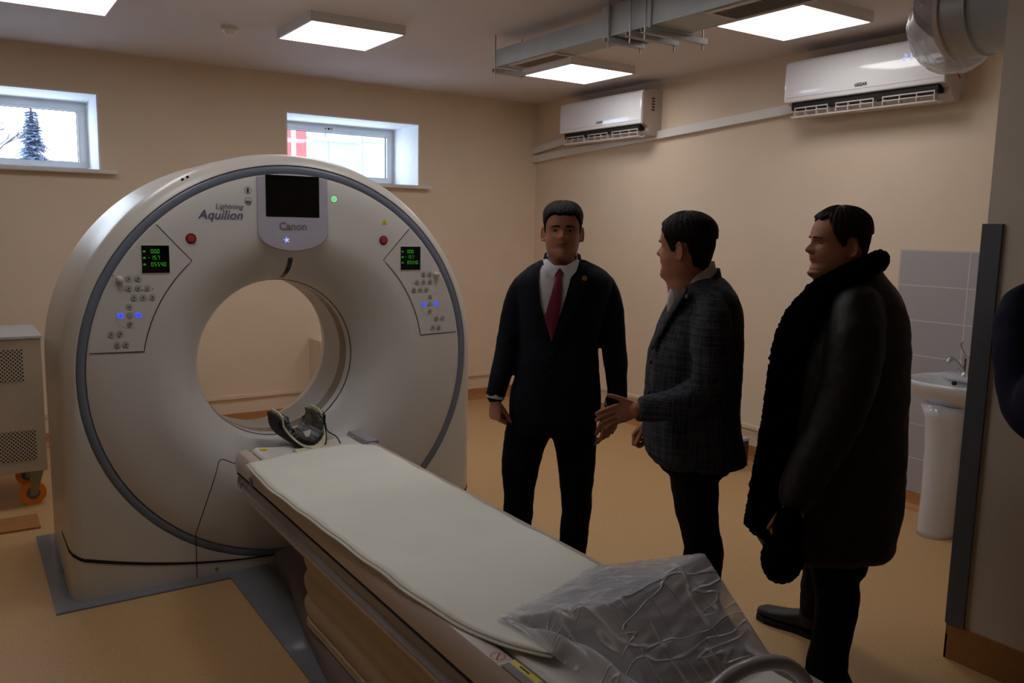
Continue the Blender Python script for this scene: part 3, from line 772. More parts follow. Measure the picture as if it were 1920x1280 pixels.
# monitor pod
b = new(); yo = YF - 0.006
def podpoly(s):
    p = []
    w, zt, zs, zb = 0.169 - s, 0, 1.61, 1.522 + s
    for i in range(13):
        x = -w + 2 * w * i / 12; p.append((GC.x + x, GC.z + sqrt((0.903 - s) ** 2 - x * x)))
    for i in range(17):
        a = pi * i / 16; p.append((GC.x + w * cos(a), zs - (zs - zb) * sin(a)))
    return p
rings(b, [[(x, YF + 0.09, z) for x, z in podpoly(0)], [(x, YF - 0.004, z) for x, z in podpoly(0)], [(x, YF - 0.008, z) for x, z in podpoly(0.004)]])
pod = obj('monitor_bezel', b, M_pod, G, 30)
b = new(); box(b, 1.205, 1.4605, YF - 0.0095, YF - 0.006, 1.682, 1.872); obj('screen', b, M_black, pod)
obj('lettering', text_bm('Canon', 0.050, (GC.x - 0.003, YF - 0.0085, 1.622), (1, 0, 0), (0, 0, 1), 0.0008, bold=0.0012), M_podtxt, pod)
b = new(); cxs, czs = 1.300, 1.574
for k in range(5):
    a = pi / 2 + 2 * pi * k / 5 + 0.2
    tube(b, [(cxs, YF - 0.009, czs), (cxs + 0.014 * cos(a), YF - 0.009, czs + 0.014 * sin(a))], [0.004, 0.0015], 6)
obj('status_light', b, M_viol, pod)
# lettering and icons on the cover
fcp = G
obj('lettering', text_bm('Aquilion', 0.058, (1.002, YF - 0.003, 1.665), (1, 0, 0), (0, 0, 1), 0.0006, shear=0.25, bold=0.0004), M_txt, fcp)
obj('lettering', text_bm('Lightning', 0.034, (1.040, YF - 0.003, 1.711), (1, 0, 0), (0, 0, 1), 0.0006, shear=0.25), M_txt, fcp)
def annulus(bm, c, r0, r1, y, seg=28):
    rings(bm, [[(c[0] + r * cos(2 * pi * k / seg), y, c[1] + r * sin(2 * pi * k / seg)) for k in range(seg)] for r in (r0, r1)], False, False)
for z, kind in ((1.797, 0), (1.749, 1)):
    b = new(); annulus(b, (1.126, z), 0.0155, 0.0172, YF - 0.0025)
    if kind == 0:
        box(b, 1.1225, 1.1295, YF - 0.003, YF - 0.002, z - 0.011, z - 0.001); disc(b, (1.126, YF - 0.002, z + 0.005), 0.006, 'y', -0.001, 12)
        box(b, 1.118, 1.134, YF - 0.003, YF - 0.002, z - 0.004, z - 0.002)
    else:
        box(b, 1.116, 1.118, YF - 0.003, YF - 0.002, z - 0.007, z + 0.002); box(b, 1.116, 1.140, YF - 0.003, YF - 0.002, z - 0.009, z - 0.007)
        for k in range(3): box(b, 1.121 + k * 0.006, 1.125 + k * 0.006, YF - 0.003, YF - 0.002, z - 0.005, z + 0.001)
    obj('icon', b, M_ink, fcp)
# emergency stops, power light, warning triangle
for sg in (-1, 1):
    cx = GC.x + sg * 0.463
    b = new(); annulus(b, (cx, 1.577), 0.017, 0.023, YF - 0.002); e = obj('emergency_stop', b, M_redd, G)
    b = new(); disc(b, (cx, YF - 0.001, 1.577), 0.0175, 'y', -0.010, 24, 0.015); obj('red_button', b, M_red, e, 40)
b = new(); annulus(b, (1.538, 1.772), 0.009, 0.0125, YF - 0.003); disc(b, (1.538, YF - 0.002, 1.772), 0.003, 'y', -0.001, 12); obj('power_light', b, M_greenb, G)
b = new(); rings(b, [[(1.803 + 0.019 * cos(a), y, 1.668 + 0.019 * sin(a)) for a in (pi / 2, pi / 2 + 2 * pi / 3, pi / 2 + 4 * pi / 3)] for y in (YF - 0.001, YF - 0.003)]); w = obj('warning_triangle', b, M_yel, G)
b = new()
for a in (pi / 2, pi / 2 + 2 * pi / 3, pi / 2 + 4 * pi / 3):
    rings(b, [[(1.803 + r * cos(a + d), y, 1.666 + r * sin(a + d)) for r, d in ((0.002, 0), (0.008, 0.45), (0.008, -0.45))] for y in (YF - 0.003, YF - 0.0035)])
obj('radiation_symbol', b, M_ink, w)
# control panels (left one measured, right one mirrored)
BT = [(572, 157), (697, 157), (575, 285), (700, 282), (823, 282), (645, 408), (768, 405), (890, 403), (583, 533), (468, 652), (587, 648), (705, 645), (592, 760), (340, 897), (463, 890), (420, 1040), (538, 1035)]
for sg in (-1, 1):
    X = lambda x: x if sg < 0 else 2 * GC.x - x
    arc = [(GC.x + 0.683 * cos(a), GC.z + 0.683 * sin(a)) for a in [radians(180 - 47.5 + (47.5 - 10.0) * k / 12) for k in range(13)]]
    rim = [(GC.x + 0.898 * cos(a), GC.z + 0.898 * sin(a)) for a in [radians(180 - 7.6 - (47.9 - 7.6) * k / 14) for k in range(15)]]
    out = arc + [(0.666, 1.086)] + rim
    out = [(X(x), z) for x, z in out]
    b = new(); prism(b, out, 'y', YF + 0.002, YF - 0.0025); cp = obj('control_panel', b, M_gantry2, G)
    b = new(); ribbon(b, [(X(x), z) for x, z in [(0.730, 1.636)] + arc + [(0.664, 1.087), (0.447, 1.092)]], 0.0035, YF - 0.0032)
    obj('panel_seam', b, M_seam, cp)
    x0, x1 = sorted((X(0.666), X(0.778)))
    b = new(); box(b, x0 - 0.003, x1 + 0.003, YF - 0.0045, YF - 0.002, 1.424, 1.549); obj('display_frame', b, M_gantry, cp)
    b = new(); box(b, x0, x1, YF - 0.0055, YF - 0.003, 1.428, 1.546); obj('display', b, M_black, cp)
    b = new(); Pd = lambda x, z: (x, YF - 0.0065, z)
    seg_digits(b, '00.0', x0 + 0.037, 1.513, 0.0095, 0.017, Pd); seg_digits(b, '-157', x0 + 0.024, 1.485, 0.0095, 0.017, Pd); seg_digits(b, '0554.0', x0 + 0.037, 1.457, 0.0095, 0.017, Pd)
    for z in (1.517, 1.489, 1.461):
        for k in range(3): b.faces.new([b.verts.new(Pd(x0 + 0.005 + 0.004 * k + u, z + v)) for u, v in ((0, 0), (0.003, 0), (0.003, 0.009 - 0.003 * abs(k - 1)), (0, 0.009 - 0.003 * abs(k - 1)))])
    obj('digits', b, M_green, cp)
    b = new(); cc = ony(160 + 587 / 7.11, 500 + 648 / 7.11, YF); disc(b, (X(cc.x), YF - 0.001, cc.z), 0.055, 'y', -0.003, 36); obj('pad', b, M_gantry, cp, 40)
    for i, (u, v) in enumerate(BT):
        p = ony(160 + u / 7.11, 500 + v / 7.11, YF); r = 0.0125
        b = new(); annulus(b, (X(p.x), p.z), r - 0.0015, r + 0.001, YF - 0.0050); disc(b, (X(p.x), YF - 0.003, p.z), r - 0.002, 'y', -0.0035, 18)
        k = obj('push_button', b, M_blue if i in (9, 11) else M_btn, cp, 40)
        if i in (9, 11): k['label'] = 'glowing blue button'
        b = new(); disc(b, (X(p.x), YF - 0.006, p.z - 0.001), 0.0045, 'y', -0.001, 5); 
        if i not in (9, 10, 11): MK = M_btnd
        else: MK = M_btn
        k2 = obj('button_mark', b, MK, cp)
    p = ony(160 + 447 / 7.11, 500 + 165 / 7.11, YF)
    b = new(); tube(b, [(X(p.x), YF, p.z), (X(p.x), YF - 0.022, p.z), (X(p.x), YF - 0.028, p.z)], [0.013, 0.0145, 0.009], 20); obj('knob', b, M_gantry2, cp, 50)
    for u, v in ((895, 292), (368, 120)):
        p = ony(160 + u / 7.11, 500 + v / 7.11, YF); b = new(); disc(b, (X(p.x), YF - 0.002, p.z), 0.0025, 'y', -0.002, 10); obj('indicator', b, M_ink, cp)

# ================================================================== PATIENT COUCH
TX = 1.335; CY0, CY1 = 0.86, 3.78
t = thing('patient_couch', 'long cream patient couch leading into the scanner bore', 'couch', (TX, 2.4, 0.008))
K = t
ZT = 0.61
def cover(sg):
    prof = [(0.262, ZT - 0.03), (0.262, ZT + 0.001), (0.285, ZT + 0.004), (0.306, ZT), (0.320, ZT - 0.018), (0.325, ZT - 0.05), (0.322, 0.528), (0.316, 0.522), (0.318, 0.516), (0.311, 0.500), (0.302, 0.475), (0.305, 0.450), (0.316, 0.440), (0.318, 0.428), (0.308, 0.408), (0.285, 0.395), (0.22, 0.39), (0.22, 0.5)]
    bm = new(); rs = []
    for y, k, zl in ((CY1 + 0.004, 0.955, 0.12), (CY1, 0.985, 0.08), (CY1 - 0.02, 1.0, 0.05), (CY1 - 0.09, 1, 0.012), (CY1 - 0.16, 1, 0), (1.6, 1.0, 0), (1.2, 1.0, 0), (1.0, 0.97, 0), (0.90, 0.88, 0), (CY0, 0.74, 0.01)):
        rs.append([(TX + sg * x * k, y, max(z, 0.39 + zl) if z < 0.5 else z) for x, z in prof])
    rings(bm, rs)
    o = obj('side_cover', bm, M_couch, K, 38)
    bm = new(); rs = []
    for y, g in ((CY1 - 0.055, 0.010), (CY1 - 0.06, 0.03), (CY1 - 0.10, 0.0365), (1.1, 0.0365)):
        zc = 0.482; rs.append([(TX + sg * (x + 0.0025), y, zc + (z - zc) * g / 0.0365) for x, z in ((0.319, 0.5185), (0.3105, 0.500), (0.3015, 0.475), (0.3045, 0.450), (0.316, 0.4455), (0.29, 0.48))])
    rings(bm, rs); obj('side_rail', bm, M_rail, K, 38)
    bm = new(); rings(bm, [[(TX + sg * (0.3245 + dx), y, z) for dx, z in ((0, 0.5235), (0, 0.5195), (-0.01, 0.5195), (-0.01, 0.5235))] for y in (CY1 - 0.04, 1.05)]); obj('rail_seam', bm, M_seam, o)
    return o
SCL = cover(-1); SCR = cover(1)
b = new(); rs = []
for y, k in ((3.80, 0.9), (3.79, 0.97), (3.75, 1.0), (1.1, 1.0), (0.95, 0.93), (0.88, 0.8)):
    rs.append([(TX + x * k, y, z) for x, z in ((-0.245, 0.605), (-0.235, 0.613), (-0.15, 0.604), (0, 0.598), (0.15, 0.604), (0.235, 0.613), (0.245, 0.605), (0.245, 0.56), (-0.245, 0.56))])
rings(b, rs); obj('tabletop', b, M_white, K, 40)
b = new(); rings(b, [[(TX + s * x, y, z) for s, x, z in ((-1, 0.262, 0.575), (1, 0.262, 0.575), (1, 0.24, 0.42), (-1, 0.24, 0.42))] for y in (CY1 - 0.03, 0.95)]); obj('under_frame', b, M_rail, K)
b = new()
for s in (1,): prism(b, [(TX + s * 0.222, 0.40), (TX + s * 0.26, 0.40), (TX + s * 0.26, 0.56), (TX + s * 0.222, 0.56)], 'y', 3.60, 3.56)
b.free(); b = new(); box(b, TX - 0.326, TX - 0.30, 3.50, 3.545, 0.515, 0.56, 0.003); obj('clip', b, M_guard, K)
# bellows
b = new(); rs = []
def rrect(hx, y0, y1, z, r=0.12, n=8):
    pts = []
    for cx, cy, a0 in ((TX + hx - r, y1 - r, 0), (TX - hx + r, y1 - r, 90), (TX - hx + r, y0 + r, 180), (TX + hx - r, y0 + r, 270)):
        for k in range(n + 1): a = radians(a0 + 90 * k / n); pts.append((cx + r * cos(a), cy + r * sin(a), z))
    return pts
zz = 0.093; steps = [0.010, 0.010, 0.012, 0.09, 0.10, 0.09]
for h in steps:
    m = 0.006 if h < 0.02 else 0.010
    for f in (0.0, 0.15, 0.35, 0.5, 0.65, 0.85):
        k = sin(pi * f) ** 0.7; rs.append(rrect(0.272 + m * (k - 1), 0.98, 3.07 + (m + 0.025 * (h > 0.06)) * k, zz + h * f, 0.10))
    zz += h
rs.append(rrect(0.24, 1.0, 3.05, zz, 0.1)); rings(b, rs); obj('bellows', b, M_bellow, K, 50)
# plinth
b = new()
half = [(0.145, 3.815), (0.148, 3.60), (0.168, 3.48), (0.21, 3.30), (0.25, 3.08), (0.298, 2.74), (0.315, 2.4), (0.325, 2.0), (0.325, 1.0), (0.30, 0.9)]
def pl_ring(off, z): return [(TX - x + off, y, z) for x, y in half] + [(TX + x - off, y, z) for x, y in reversed(half)]
rings(b, [pl_ring(0, 0.008), pl_ring(0.0, 0.045), pl_ring(0.008, 0.072), pl_ring(0.025, 0.088), pl_ring(0.05, 0.093)]); obj('plinth', b, M_plinth, K, 35)
# labels on the left cover
zl = ZT + 0.0055
def flat(bm, x0, x1, y0, y1, dz=0.0): box(bm, x0, x1, y0, y1, zl + dz - 0.0008, zl + dz)
b = new(); flat(b, 1.030, 1.072, 1.445, 1.565); lb = obj('warning_label', b, M_label, SCL)
b = new(); flat(b, 1.056, 1.071, 1.45, 1.56, 0.0006); obj('yellow_strip', b, M_yel, SCL)
b = new()
for k in range(6): flat(b, 1.0315 + 0.0038 * k, 1.0330 + 0.0038 * k, 1.45 + 0.004 * (k % 2), 1.56, 0.0006)
flat(b, 1.061, 1.067, 1.49, 1.53, 0.001)
obj('small_print', b, M_ink, SCL)
b = new()
cc = (1.046, 1.60)
rings(b, [[(cc[0] + r * cos(2 * pi * k / 24), cc[1] + r * sin(2 * pi * k / 24), zl) for k in range(24)] for r in (0.017, 0.0195)], False, False)
tube(b, [(cc[0] - 0.012, cc[1] - 0.012, zl), (cc[0] + 0.012, cc[1] + 0.012, zl)], 0.0012, 6); obj('prohibition_sign', b, M_redink, SCL)
b = new(); flat(b, 1.030, 1.052, 2.02, 2.10); obj('small_label', b, M_label, SCL)
b = new()
for k in range(4): flat(b, 1.032 + 0.0045 * k, 1.0338 + 0.0045 * k, 2.025, 2.09, 0.0006)
disc(b, (1.040, 2.115, zl - 0.001), 0.012, 'z', 0.0015, 20)
obj('small_print', b, M_ink, SCL)
# handle at the foot end
b = new(); P_, R_ = smooth_path([(TX - 0.20, 1.07, 0.60), (TX - 0.185, 1.075, 0.665), (TX - 0.11, 1.08, 0.725), (TX, 1.085, 0.745), (TX + 0.11, 1.08, 0.725), (TX + 0.185, 1.075, 0.665), (TX + 0.20, 1.07, 0.60)], [0.0165] * 7, 6)
tube(b, P_, R_, 16); obj('handle', b, M_pod, K, True)
# small yellow patch on the far end
b = new(); box(b, 1.125, 1.15, 3.74, 3.775, 0.6125, 0.6145); obj('yellow_mark', b, M_yel, K)
b = new(); prism(b, [(1.59, 0.604), (1.655, 0.604), (1.655, 0.622), (1.60, 0.622)], 'y', 3.62, 3.86); obj('end_block', b, M_rail, K)

# sheet
LS = [(1.045, 3.62), (1.0, 3.52), (0.987, 3.30), (0.985, 3.07), (0.992, 2.87), (1.004, 2.55), (1.018, 2.2), (1.022, 2.07), (1.045, 1.80), (1.075, 1.66), (1.115, 1.56), (1.145, 1.50)]
LS = LS[1:]
RS = [(1.612, 3.50), (1.635, 3.33), (1.640, 3.18), (1.632, 3.02), (1.628, 2.88), (1.630, 2.62), (1.618, 2.30), (1.624, 2.12), (1.618, 1.98), (1.615, 1.90), (1.612, 1.85)]
FS = [(1.0, 3.52), (1.12, 3.565), (1.27, 3.612), (1.43, 3.626), (1.54, 3.59), (1.612, 3.50)]
NS = [(1.145, 1.50), (1.25, 1.58), (1.36, 1.66), (1.45, 1.72), (1.54, 1.79), (1.612, 1.85)]
def curve(C, n):
    C = [Vector((p[0], p[1], 0)) for p in C]; P_, _ = smooth_path(C, [0.01] * len(C), 8)
    L = [0]
    for a, c in zip(P_[:-1], P_[1:]): L.append(L[-1] + (c - a).length)
    out = []
    for i in range(n + 1):
        d = L[-1] * i / n; k = 0
        while k < len(L) - 2 and L[k + 1] < d: k += 1
        f = (d - L[k]) / max(1e-9, L[k + 1] - L[k]); out.append(P_[k].lerp(P_[k + 1], min(1, max(0, f))))
    return out
def sheet_layer(bm, n, m, dz, dxl):
    A, B, Cc, D = curve(LS, n), curve(RS, n), curve(FS, m), curve(NS, m)
    rnd = random.Random(11); g = []
    for i in range(n + 1):
        s = i / n; row = []
        for j in range(m + 1):
            q = j / m
            p = A[i] * (1 - q) + B[i] * q + Cc[j] * (1 - s) + D[j] * s - (A[0] * (1 - s) * (1 - q) + A[-1] * s * (1 - q) + B[0] * (1 - s) * q + B[-1] * s * q)
            x = p.x - dxl * (1 - q) ** 6
            z = 0.617 + dz + 0.0022 * sin(p.y * 9 + p.x * 5) * sin(p.x * 17 + p.y * 2) + 0.002 * sin(p.y * 23 + 1.3) * (abs(q - 0.5) * 2) ** 2 + 0.0012 * sin(p.x * 41 - p.y * 13)
            if x > 1.60: z -= min(0.03, (x - 1.60) * 0.5)
            if s > 0.86: z += 0.018 * ((s - 0.86) / 0.14) ** 2 * (1 - q) ** 3
            row.append(bm.verts.new((x, p.y, z)))
        g.append(row)
    for i in range(n):
        for j in range(m): bm.faces.new((g[i][j], g[i + 1][j], g[i + 1][j + 1], g[i][j + 1]))
b = new(); sheet_layer(b, 80, 26, 0.004, 0); sheet_layer(b, 80, 26, -0.0015, 0.010)
sh = obj('sheet', b, M_sheet, None, True); tag(sh, 'folded white cotton sheet laid along the patient couch', 'sheet')
md = sh.modifiers.new('thick', 'SOLIDIFY'); md.thickness = 0.004; md.offset = 0

# head holder
hx = 1.357; hz = 0.742; hr = 0.138
t = thing('head_holder', 'curved cream head holder with black cushion at the scanner end of the couch', 'head holder', (hx, 3.9, 0.6))
def trough(r, y_far, ynear, th, wall, name, m, n=28):
    """U-shaped channel along y: half circle plus straight walls of height wall"""
    bm = new(); rs = []; hw = pi / 2 * r; tot = hw + wall
    for k in range(2 * n + 1):
        q = (k - n) / n * tot; aq = abs(q); sg = 1 if q >= 0 else -1; u = aq / tot
        def P0(off, y):
            if aq <= hw: a = aq / r; return (hx + sg * (r + off) * sin(a), y, hz - (r + off) * cos(a))
            d = aq - hw; return (hx + sg * (r + off + 0.10 * d), y, hz + d)
        y0, y1 = y_far(u), ynear(u)
        rs.append([P0(0, y0), P0(0, y1), P0(th, y1), P0(th, y0)])
    rings(bm, rs); return obj(name, bm, m, t, 40)
hr = 0.090; hz = 0.702
yn = lambda u: 3.64 + 0.20 * min(1, u / 0.7) ** 1.4 + (0.05 * max(0, (u - 0.93) / 0.07))
trough(hr, lambda u: 4.00, yn, 0.009, 0.045, 'cradle', M_cream)
trough(hr + 0.011, lambda u: 4.01, lambda u: yn(u) + 0.004, 0.016, 0.030, 'shell', M_dark)
cu = trough(hr - 0.020, lambda u: 4.02 - 0.02 * sin(u * 9), lambda u: 3.715 + 0.13 * u ** 1.5, 0.019, 0.030, 'cushion', M_vinyl, n=40)
ss = cu.modifiers.new('sub', 'SUBSURF'); ss.subdivision_type = 'SIMPLE'; ss.levels = 3; ss.render_levels = 3
add_noise(cu, 0.016, 0.03)
b = new(); lc = ony(582, 816, 3.86)
q = [ony(u, v, yy) for u, v, yy in ((567, 812, 3.86), (589, 806, 3.88), (597, 817, 3.83), (573, 824, 3.81))]
b.faces.new([b.verts.new(p + Vector((0, -0.01, 0.010))) for p in q]); r_ = bmesh.ops.extrude_face_region(b, geom=b.faces[:]); bmesh.ops.translate(b, verts=[v for v in r_['geom'] if isinstance(v, bmesh.types.BMVert)], vec=(0, 0, 0.001))
obj('paper_label', b, M_label, cu)
b = new(); P_, R_ = smooth_path([(hx + 0.112, 3.90, 0.73), (hx + 0.112, 3.84, 0.69), (hx + 0.105, 3.79, 0.655), (hx + 0.122, 3.72, 0.64), (hx + 0.118, 3.66, 0.622)], [0.003] * 5, 5); tube(b, P_, R_, 8); obj('strap', b, M_dark, t, True)
b = new(); box(b, hx - 0.10, hx + 0.10, 3.50, 3.70, 0.602, 0.612, 0.003); obj('tongue', b, M_cream, t)

# wedge and plastic
E_, F_, A_, B_, D_, C_ = Vector((1.15, 1.735, 0.628)), Vector((1.575, 1.87, 0.628)), Vector((1.27, 1.452, 0.752)), Vector((1.612, 1.472, 0.80)), Vector((1.25, 1.30, 0.628)), Vector((1.585, 1.24, 0.628))
E2, F2, D2, C2 = [v.copy() for v in (E_, F_, D_, C_)]
def hull(k, grow=0.0):
    bm = new(); cen = sum((E_, F_, A_, B_, D_, C_), Vector()) / 6
    vs = []
    for v in (E_, F_, A_, B_, D_, C_):
        for dz in (0,):
            p = cen + (v - cen) * k; p.z = max(p.z, 0.626); vs.append(bm.verts.new(p))
    for f in ((0, 2, 4), (1, 5, 3), (0, 1, 3, 2), (2, 3, 5, 4), (0, 4, 5, 1)): bm.faces.new([vs[i] for i in f])
    return bm
b = hull(0.93); bmesh.ops.bevel(b, geom=b.edges[:], offset=0.012, segments=2, affect='EDGES')
tag(obj('positioning_wedge', b, M_foam, None, 30), 'grey wedge cushion wrapped in clear plastic on the couch foot end', 'cushion')
b = new()
def patch(bm, P00, P10, P11, P01, n, m, f):
    g = []
    for i in range(n + 1):
        row = []
        for j in range(m + 1):
            s, q = i / n, j / m
            p = (P00 * (1 - s) + P10 * s) * (1 - q) + (P01 * (1 - s) + P11 * s) * q
            row.append(bm.verts.new(p + f(s, q, p)))
        g.append(row)
    for i in range(n):
        for j in range(m): bm.faces.new((g[i][j], g[i + 1][j], g[i + 1][j + 1], g[i][j + 1]))
rn = random.Random(4)
fold = [(rn.uniform(0, 6.28), rn.uniform(8, 26), rn.uniform(-0.8, 0.8), rn.uniform(0.001, 0.003)) for _ in range(7)]
def wrk(amp):
    def f(s, q, p):
        e = min(s, 1 - s, q, 1 - q) * 6; e = min(1, e)
        v = sum(a * (1 - abs(sin(w * (q + t_ * s) + ph))) ** 2 for ph, w, t_, a in fold)
        return Vector((0, 0, 1)) * (v * amp * e)
    return f
grow = lambda v, d: v + d
Eo, Fo, Ao, Bo, Do, Co = E_ + Vector((-0.02, 0.015, -0.002)), F_ + Vector((0.0, 0.02, -0.002)), A_ + Vector((-0.004, 0, 0.006)), B_ + Vector((0.004, 0, 0.006)), D_ + Vector((-0.02, -0.05, -0.002)), C_ + Vector((0.015, -0.02, -0.002))
patch(b, Eo, Fo, Bo, Ao, 60, 40, wrk(0.8))
patch(b, Ao, Bo, Co, Do, 60, 50, wrk(1.2))
patch(b, Bo, Fo, Fo.lerp(Co, 0.5), Co, 30, 30, wrk(0.8))
Gm = Eo.lerp(Do, 0.55)
patch(b, Eo, Ao, Do, Gm, 30, 30, wrk(0.9))
# loose tail lying on the couch
T0, T1, T2, T3 = Eo + Vector((0, 0, -0.001)), Vector((1.16, 1.20, 0.632)), Vector((1.10, 1.08, 0.628)), Do + Vector((0.02, 0, 0.002))
patch(b, Eo + Vector((0.01, 0, 0)), Gm + Vector((0.01, 0, 0.0)), Do + Vector((-0.01, -0.12, 0.0)), Vector((1.135, 1.28, 0.630)), 40, 30, lambda s, q, p: Vector((0, 0, 0.004 + 0.05 * sin(pi * s) * sin(pi * q) ** 0.8 + 0.01 * abs(sin(9 * s + 5 * q)))))
bmesh.ops.remove_doubles(b, verts=b.verts[:], dist=0.003)
fl = obj('plastic_film', b, M_film, None, True); sm_ = fl.modifiers.new('soft', 'SMOOTH'); sm_.factor = 0.5; sm_.iterations = 7; tag(fl, 'crumpled clear plastic film draped over the grey wedge cushion', 'plastic film')

# ================================================================== PEOPLE
FW = Vector((0.5558, 0.8313, 0)); RW = Vector((0.8313, -0.5558, 0))
HZ = [  # z (chin = 0), front depth, back depth, half width, front exponent
 (-0.13, .060, .085, .064, 2.0), (-0.09, .056, .078, .060, 2.0), (-0.05, .056, .074, .057, 2.0), (-0.022, .060, .072, .055, 2.0), (-0.008, .070, .071, .053, 1.8),
 (0.000, .083, .071, .052, 1.65), (0.006, .091, .071, .053, 1.6), (0.014, .096, .072, .0555, 1.62), (0.028, .0965, .074, .063, 1.7), (0.044, .091, .077, .0675, 1.8),
 (0.064, .0945, .082, .0705, 1.9), (0.082, .094, .088, .072, 2.0), (0.100, .0915, .094, .0725, 2.0), (0.118, .0885, .098, .0745, 2.2), (0.128, .0925, .100, .0755, 2.3),
 (0.140, .0955, .101, .0765, 2.35), (0.160, .0935, .101, .077, 2.3), (0.180, .087, .098, .0755, 2.2), (0.198, .075, .090, .069, 2.1), (0.212, .060, .077, .059, 2.0),
 (0.223, .043, .059, .045, 2.0), (0.231, .024, .038, .028, 2.0), (0.235, .006, .010, .008, 2.0)]
def hint(z, k):
    A = HZ
    if z <= A[0][0]: return A[0][k]
    for i in range(len(A) - 1):
        if z <= A[i + 1][0]:
            z0, z1 = A[i][0], A[i + 1][0]; t_ = (z - z0) / (z1 - z0)
            def sl(j):
                if j <= 0 or j >= len(A) - 1: return 0.0
                return (A[j + 1][k] - A[j - 1][k]) / (A[j + 1][0] - A[j - 1][0])
            h = z1 - z0; p0, p1, m0, m1 = A[i][k], A[i + 1][k], sl(i) * h, sl(i + 1) * h
            return (2 * t_ ** 3 - 3 * t_ ** 2 + 1) * p0 + (t_ ** 3 - 2 * t_ ** 2 + t_) * m0 + (-2 * t_ ** 3 + 3 * t_ ** 2) * p1 + (t_ ** 3 - t_ ** 2) * m1
    return A[-1][k]
def gs(x, s): return math.exp(-0.5 * (x / s) ** 2)
def head_pt(a, z, off=0.0, face=True, heavy=0.0):
    """a = 0 faces forward (-Y); returns a point of the head surface"""
    F, Bk, Wd, nf = hint(z, 1), hint(z, 2), hint(z, 3), hint(z, 4)
    Wd *= 1 + heavy * gs(z - 0.03, 0.05); 
    if z < 0.02: F *= 1 + heavy * 0.8 * gs(z + 0.02, 0.03)
    c, s = cos(a), sin(a); n = nf if c > 0 else 2.1
    x = Wd * (abs(s) ** (2 / n)) * (1 if s > 0 else -1)
    y = -(F if c > 0 else Bk) * (abs(c) ** (2 / n)) * (1 if c > 0 else -1)
    if face and c > 0:
        nose = 0.0
        if 0.078 < z < 0.136:
            prof = [(0.078, 0.002), (0.084, 0.015), (0.090, 0.0245), (0.096, 0.0255), (0.104, 0.0205), (0.116, 0.0125), (0.126, 0.0065), (0.136, 0)]
            for (z0, v0), (z1, v1) in zip(prof[:-1], prof[1:]):
                if z0 <= z <= z1: nose = v0 + (v1 - v0) * (z - z0) / (z1 - z0)
        wn_ = 0.0125 if z < 0.097 else 0.0085
        y -= nose * gs(x, wn_) + 0.006 * (gs(abs(x) - 0.014, 0.005) * gs(z - 0.088, 0.006))
        y += 0.0085 * gs(abs(x) - 0.031, 0.0125) * gs(z - 0.119, 0.0085)
        y -= 0.0035 * gs(abs(x) - 0.028, 0.016) * gs(z - 0.136, 0.006)
        y -= 0.0045 * gs(x, 0.018) * gs(z - 0.0695, 0.0038) + 0.0050 * gs(x, 0.016) * gs(z - 0.0585, 0.0042)
        y += 0.0040 * gs(x, 0.022) * gs(z - 0.0640, 0.0022)
        y += 0.003 * gs(x, 0.02) * gs(z - 0.048, 0.006)
        y -= 0.003 * gs(abs(x) - 0.045, 0.014) * gs(z - 0.094, 0.014)
    if off:
        nrm = Vector((x / (Wd * Wd + 1e-6), y / ((F if c > 0 else Bk) ** 2 + 1e-6), 0)).normalized()
        tz = max(0.0, (z - 0.15) / 0.085) ** 1.5
        nrm = (nrm * (1 - 0.6 * tz) + Vector((0, 0, 1)) * tz).normalized() if z > 0.15 else nrm
        return Vector((x, y, z)) + nrm * off
    return Vector((x, y, z))
def head_mesh(bm, M, heavy=0.0):
    NZ, NAA = 92, 88; rs = []
    for i in range(NZ + 1):
        z = -0.13 + 0.365 * (i / NZ)
        rs.append([M @ head_pt(2 * pi * k / NAA, z, 0, True, heavy) for k in range(NAA)])
    rings(bm, rs)
    # ears
    for s in (-1, 1):
        R = Matrix.Rotation(radians(s * -24), 3, 'Z') @ Matrix.Rotation(radians(8), 3, 'X')
        t_ = bmesh.new()
        ell(t_, (s * 0.0775, 0.012, 0.104), (0.0065, 0.0155, 0.027), 14, 9, R)
        pts = [Vector((s * 0.0800, 0.012 + s * 0, 0.104)) + R @ Vector((s * 0.004, 0.0175 * sin(q) + 0.001, 0.030 * cos(q))) for q in [radians(-55 + 250 * k / 12) for k in range(13)]]
        tube(t_, pts, 0.0042, 8)
        ell(t_, (s * 0.0765, 0.005, 0.079), (0.006, 0.008, 0.009), 10, 7)
        for v in t_.verts: v.co = M @ v.co
        me = bpy.data.meshes.new('t'); t_.to_mesh(me); t_.free(); bm.from_mesh(me); bpy.data.meshes.remove(me)
def hair_mesh(M, line, thick, heavy=0.0, rough=0.003, seed=1):
    """line(|a|) -> lowest z of hair, thick(|a|, z) -> thickness"""
    rnd = random.Random(seed); ph = [rnd.random() * 6 for _ in range(6)]
    bm = new(); NZ, NAA = 70, 120; g = []
    for i in range(NZ + 1):
        s = i / NZ; row = []
        for k in range(NAA):
            a = 2 * pi * k / NAA; aa = abs((a + pi) % (2 * pi) - pi)
            zl = line(aa) + 0.0022 * sin(a * 11 + ph[0]) * (aa < 1.1)
            z = zl + (0.2349 - zl) * s
            e = min(1.0, s / 0.16); th = -0.002 + (thick(aa, z) + 0.002) * (e * (2 - e)) 
            th += rough * (sin(a * 31 + z * 70 + ph[1]) + sin(a * 53 - z * 40 + ph[2])) * 0.35 * e
            row.append(bm.verts.new(M @ head_pt(a, z, th, False, heavy)))
        g.append(row)
    for i in range(NZ):
        for k in range(NAA): j = (k + 1) % NAA; bm.faces.new((g[i][k], g[i][j], g[i + 1][j], g[i + 1][k]))
    bm.faces.new(g[-1])
    return bm
